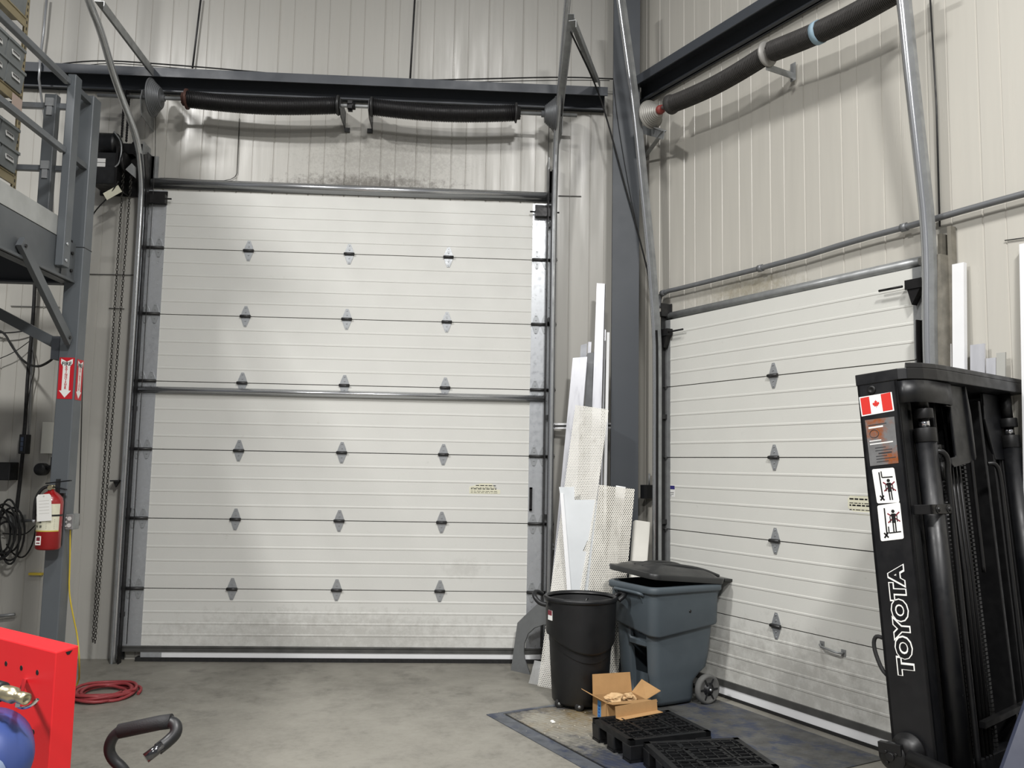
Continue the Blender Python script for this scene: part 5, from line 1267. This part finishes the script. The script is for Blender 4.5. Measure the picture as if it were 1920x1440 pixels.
# maker's name reading upwards
ta_, tb_ = sp(1694, 1278), sp(1679, 1056)
pa, pb = V((*sp(1702, 1268), 0)), V((*sp(1680, 1060), 0)); dirn = (pb-pa).normalized(); ln = (pb-pa).length
TM = SM @ axes((pa+pb)/2+V((0, 0, .0012)), dirn, V((0, 0, 1)).cross(dirn), V((0, 0, 1)))
wid = ln
for nm, m, off, z in (('brand_lettering_outline', whitep, .0088, 0), ('brand_lettering', mastm, .0034, .0009)):
    o = textmesh('TOYOTA', .098, TM @ Matrix.Translation((0, 0, z)), m, nm, rail, off=off, extr=.0005)
    xs = [v.co.x for v in o.data.vertices]; k_ = (wid+(.009 if m == whitep else 0))/(max(xs)-min(xs)); 
    for v in o.data.vertices: v.co.x *= k_; v.co.y *= 1.02
# bolt, chips on the plate
mb = MB(); bx_ = V((*sp(1634, 731), 0)); c = SM@bx_; mb.lathe([(.010, -.0), (.022, .0), (.022, .004), (.012, .006), (.008, .003), (0, .003)], c, -vh, 20); mb.build('plug', mastd, rail)
# top cross plate
mb = MB(); pol = [(-.004, -.004), (PW+.01, -.004), (PW+.045, .015), (.292, .10), (.31, .20), (.315, .30), (.315, MW+.05), (.29, MW+.12), (PW, MW+.15), (-.004, MW+.15)]
b = [FM@V((x, y, -.052)) for x, y in pol]; t = [FM@V((x, y, .004)) for x, y in pol]; mb.hull8(b, t)
b = [FM@V((x, y, .004)) for x, y in pol[2:8]+[(.20, MW-.2), (.20, .1)]]; t = [FM@V((x-.004, y, .03)) for x, y in pol[2:8]+[(.21, MW-.2), (.21, .1)]]; mb.hull8(b, t)
fbuild(mb, 'top_crossmember', mastm, .004)
# curved guard under it
cv = [(PW+.002, .0), (PW+.03, .006), (.275, .035), (.295, .09), (.302, .18), (.303, .30), (.298, .36), (.27, .39)]
mb = MB(); A = [FM@V((x, y, -.165)) for x, y in cv]; B = [FM@V((x, y, -.058)) for x, y in cv]; mb.loft([A, B], closed=False, cap0=False, cap1=False); o = fbuild(mb, 'cylinder_guard', mastm); sm = o.modifiers.new('thick', 'SOLIDIFY'); sm.thickness = .008
# bracket plate (chamfered)
def ab(pts, x0, x1, name, m, bev=.004):
    mb = MB(); mb.hull8([FM@V((x0, y, z)) for y, z in pts], [FM@V((x1, y, z)) for y, z in pts]); return fbuild(mb, name, m, bev)
ab([(.34, -.055), (.54, -.055), (.565, -.20), (.565, -.42), (.53, -.45), (.35, -.475), (.325, -.46), (.325, -.43), (.385, -.42), (.385, -.17), (.34, -.17)], .26, .275, 'chain_bracket', mastm)
ab([(.54, -.055), (.548, -.055), (.573, -.20), (.573, -.42), (.56, -.44), (.555, -.40)], .10, .29, 'bracket_web', mastm)
# mirrored bracket on the far side
ab([(MW+.10, -.055), (MW-.36, -.055), (MW-.37, -.20), (MW-.33, -.33), (MW-.30, -.42), (MW+.10, -.42)], .20, .215, 'chain_bracket', mastm)
for y in (.86, .97, 1.08): fbuild(fb(MB(), .02, .21, y, y+.025, BOT+.1, -.1), 'inner_rail', mastd, .004)  # extra dark plates added to block the bright view through the mast
# lift cylinders
def cylL(x, y, s=1):
    mb = MB(); mb.cyl(FM@V((x, y, -.355)), FM@V((x, y, BOT+.05)), .048, 26); fbuild(mb, 'lift_cylinder', mastm)
    mb = MB(); mb.cyl(FM@V((x, y, -.355)), FM@V((x, y, -.285)), .051, 26); mb.cyl(FM@V((x, y, -.19)), FM@V((x, y, -.24)), .046, 26); fbuild(mb, 'cylinder_head', mastd, .003)
    MB().cyl(FM@V((x, y, -.285)), FM@V((x, y, -.24)), .025, 20).build('piston_rod', chrome, root)
    MB().cyl(FM@V((x, y, -.19)), FM@V((x, y, -.05)), .028, 16).build('rod_mount', mastd, root)
    mb = MB(); mb.tube([FM@V((x+math.cos(t)*.044, y+math.sin(t)*.044, -1.36)) for t in [k*2*PI/24 for k in range(24)]], .003, 5, closed=True); fbuild(mb, 'cylinder_clip', mastd)
cylL(.245, .150); cylL(.245, MW-.155)
# clamp strap with two bolts
mb = MB(); fb(mb, .285, .297, .03, .235, -.70, -.655); fb(mb, PW-.01, .297, .03, .045, -.70, -.655)
for y in (.085, .19): mb.lathe([(0, .012), (.009, .012), (.013, .004), (.02, .003), (.021, 0), (0, 0)], FM@V((.297, y, -.678)), uu, 14)
fbuild(mb, 'cylinder_clamp', mastd, .002)
# hoses, chain, centre rails
MB().tube(smooth_path([FM@V(p) for p in [(.26, .17, -.40), (.30, .19, -.40), (.305, .225, -.44), (.29, .235, -.52), (.28, .235, -1.9)]]), .014, 10).build('hydraulic_hose', mastd, root)
mb = MB(); mb.cyl(FM@V((.22, .30, -.10)), FM@V((.22, .30, -.36)), .014, 10); mb.cyl(FM@V((.22, .30, -.36)), FM@V((.22, .30, -.39)), .024, 10); mb.cyl(FM@V((.25, .27, -.45)), FM@V((.25, .27, -.54)), .016, 6); fbuild(mb, 'anchor_bolt', mastd)
for y, x in ((.33, .17), (.375, .15), (.62, .17), (.70, .15)):
    fbuild(fb(MB(), .02, x, y, y+.03, BOT+.1, -.1), 'inner_rail', mastd, .004)
for y in (.435, .655):
    mb = MB(); z = -.36
    while z > -1.9: mb.box(.175, .19, y-.012, y+.012, z-.009, z+.006, FM); z -= .021
    mb2 = fbuild(mb, 'lift_chain', mat('greasy_chain', (44, 44, 44), .4, .5))
mb = MB(); mb.cyl(FM@V((.12, .545, -.2)), FM@V((.12, .545, BOT+.1)), .055, 24); fbuild(mb, 'centre_cylinder', mastd)
for k, y in enumerate((.49, .53, .57)): MB().tube([FM@V((.19, y, -.15)), FM@V((.20, y, -1.0)), FM@V((.19, y, -1.9))], .011, 8).build('hydraulic_hose', mastd, root)
mb = MB(); mb.lathe([(.02, -.02), (.07, -.02), (.06, -.008), (.06, .008), (.07, .02), (.02, .02)], FM@V((.17, .52, -.20)), vh, 24); fbuild(mb, 'chain_sheave', mastd)
MB().tube(smooth_path([FM@V(p) for p in [(.22, .50, -.12), (.26, .53, -.13), (.27, .56, -.22), (.265, .565, -.5), (.26, .57, -1.0)]]), .010, 8).build('hydraulic_hose', mastd, root)
MB().tube(smooth_path([FM@V(p) for p in [(.27, .74, -.45), (.30, .76, -.45), (.305, .79, -.50), (.30, .80, -.7), (.29, .80, -1.9)]]), .012, 8).build('hydraulic_hose', mastd, root)
# added black backing plate and bars, keeping the mast interior dark
mb = MB(); fb(mb, .0, .016, .24, MW-.24, -1.95, -.10)
for z in (-1.93, -1.55): fb(mb, -.02, .0, .24, MW-.24, z-.03, z+.03)
fbuild(mb, 'mast_backing', mastm)
# cross bars at the foot
mb = MB(); fb(mb, .02, .20, .02, MW-.02, BOT, BOT+.14); fbuild(mb, 'bottom_crossmember', mastm, .006)
MB().tube(smooth_path([FM@V(p) for p in [(.26, .03, -1.93), (.34, .08, -1.945), (.40, .22, -1.93), (.41, .45, -1.90), (.40, .8, -1.88)]]), .012, 8).build('guard_tube', mastd, root)
MB().bar(FM@V((.22, .45, -1.72)), FM@V((.22, .98, -1.70)), .03, .03).build('stay_bar', mastd, root)
# small loop on the outer side of the rail
MB().tube(smooth_path([FM@V(p) for p in [(.0, .02, -1.285), (-.045, .02, -1.275), (-.06, .02, -1.33), (-.03, .02, -1.43), (.0, .02, -1.46)]]), .010, 8).build('hose_loop', rubber, root)
# tilt cylinder pivot and rod
pc = fp(1706, 1405); pcl = FI@pc
mb = MB(); mb.lathe([(0, 0), (.075, 0), (.078, .02), (.055, .028), (.055, .05), (0, .05)], FM@V((pcl.x, 0, pcl.z)), -vh, 28); fbuild(mb, 'pivot_boss', mastd)
pl_ = FM@V((pcl.x-.055, -.06, pcl.z-.0)); mb = MB(); mb.lathe([(0, -.02), (.062, -.02), (.066, 0), (.045, .012), (.02, .014), (.02, .024), (0, .024)], pl_-V((0, 0, .03)), -vh, 24); mb.box(-.06, .05, -.075, -.045, -.02, .03, FM@Matrix.Translation((pcl.x-.055, 0, pcl.z)))
for a in (.5, 2.4, 4.2): mb.cyl(pl_-V((0, 0, .03))-vh*.012+V((0, 0, math.sin(a)*.03))+uu*math.cos(a)*.03, pl_-V((0, 0, .03))-vh*.022+V((0, 0, math.sin(a)*.03))+uu*math.cos(a)*.03, .008, 6)
fbuild(mb, 'pivot_cap', mastd, .002)
q0 = FM@V((pcl.x+.02, -.05, pcl.z-.02)); q1 = q0+uh*.75-V((0, 0, .12)); MB().cyl(q0, q1, .034, 20).build('tilt_cylinder', mastd, root)
# truck body: cowl, chassis and front wheels
gb = lambda u_, v_, z: V((P0.x, P0.y, 0))+uh*u_+vh*v_+V((0, 0, z))
ca, cb_ = D(1868, 1445, 3.55), D(1923, 1292, 3.62)
cx_ = vh*.9; dep = uh*.45
mb = MB(); A0 = V((ca.x, ca.y, ca.z))-(cb_-ca)*.25; mb.hull8([A0, A0+cx_, A0+cx_+dep, A0+dep], [cb_+(cb_-ca)*.35, cb_+(cb_-ca)*.35+cx_, cb_+(cb_-ca)*.35+cx_+dep, cb_+(cb_-ca)*.35+dep]); fbuild(mb, 'cowl', cowlm, .02)
mb = MB(); bq = A0-V((0, 0, 0)); mb.hull8([V((bq.x, bq.y, .12)), V((bq.x, bq.y, .12))+cx_, V((bq.x, bq.y, .12))+cx_+uh*1.6, V((bq.x, bq.y, .12))+uh*1.6], [V((bq.x, bq.y, A0.z+.02)), V((bq.x, bq.y, A0.z+.02))+cx_, V((bq.x, bq.y, A0.z+.02))+cx_+uh*1.6, V((bq.x, bq.y, A0.z+.02))+uh*1.6]); fbuild(mb, 'chassis', cowlm, .02)
for v_ in (.10, .96):
    for u_ in (.50, 1.9):
        c = gb(u_, v_, .20 if v_ else .2); MB().lathe([(.05, -.07), (.17, -.075), (.197, -.06), (.2, 0), (.197, .06), (.17, .075), (.05, .07)], V((c.x, c.y, .2)), vh, 32).build('wheel', rubber, root)


# ------------------------------------------------------------------ groups of like things
GR = {'door_track': 'roller tracks of the two overhead doors', 'torsion_spring_assembly': 'spring shafts above the doors', 'wall_girt': 'horizontal beams on the walls', 'plastic_pallet': 'black pallets on the floor',
      'track_hanger': 'hanger bars of the tracks', 'perforated_sheet': 'sheets leaning in the corner', 'fire_extinguisher_sign': 'signs on the column', 'diagonal_brace': 'braces under the mezzanine',
      'mezzanine_column': 'columns of the mezzanine', 'guardrail': 'guardrails of the mezzanine', 'packing_paper': 'paper in the cardboard box', 'conduit': 'conduits on the walls', 'cable': 'loose cables', 'door_header': 'header rails above the doors'}
for o in bpy.data.objects:
    if o.parent is None and o.type in ('MESH', 'EMPTY'):
        k = o.name.split('.')[0]
        if k in GR and 'kind' not in o: o['group'] = GR[k]
        if k in ('aluminium_bar', 'aluminium_sheet', 'aluminium_strip'): o['group'] = 'metal offcuts leaning in the corner' if o.location.y > -1.3 and o.location.x < 4.6 else 'metal offcuts leaning on the right wall'
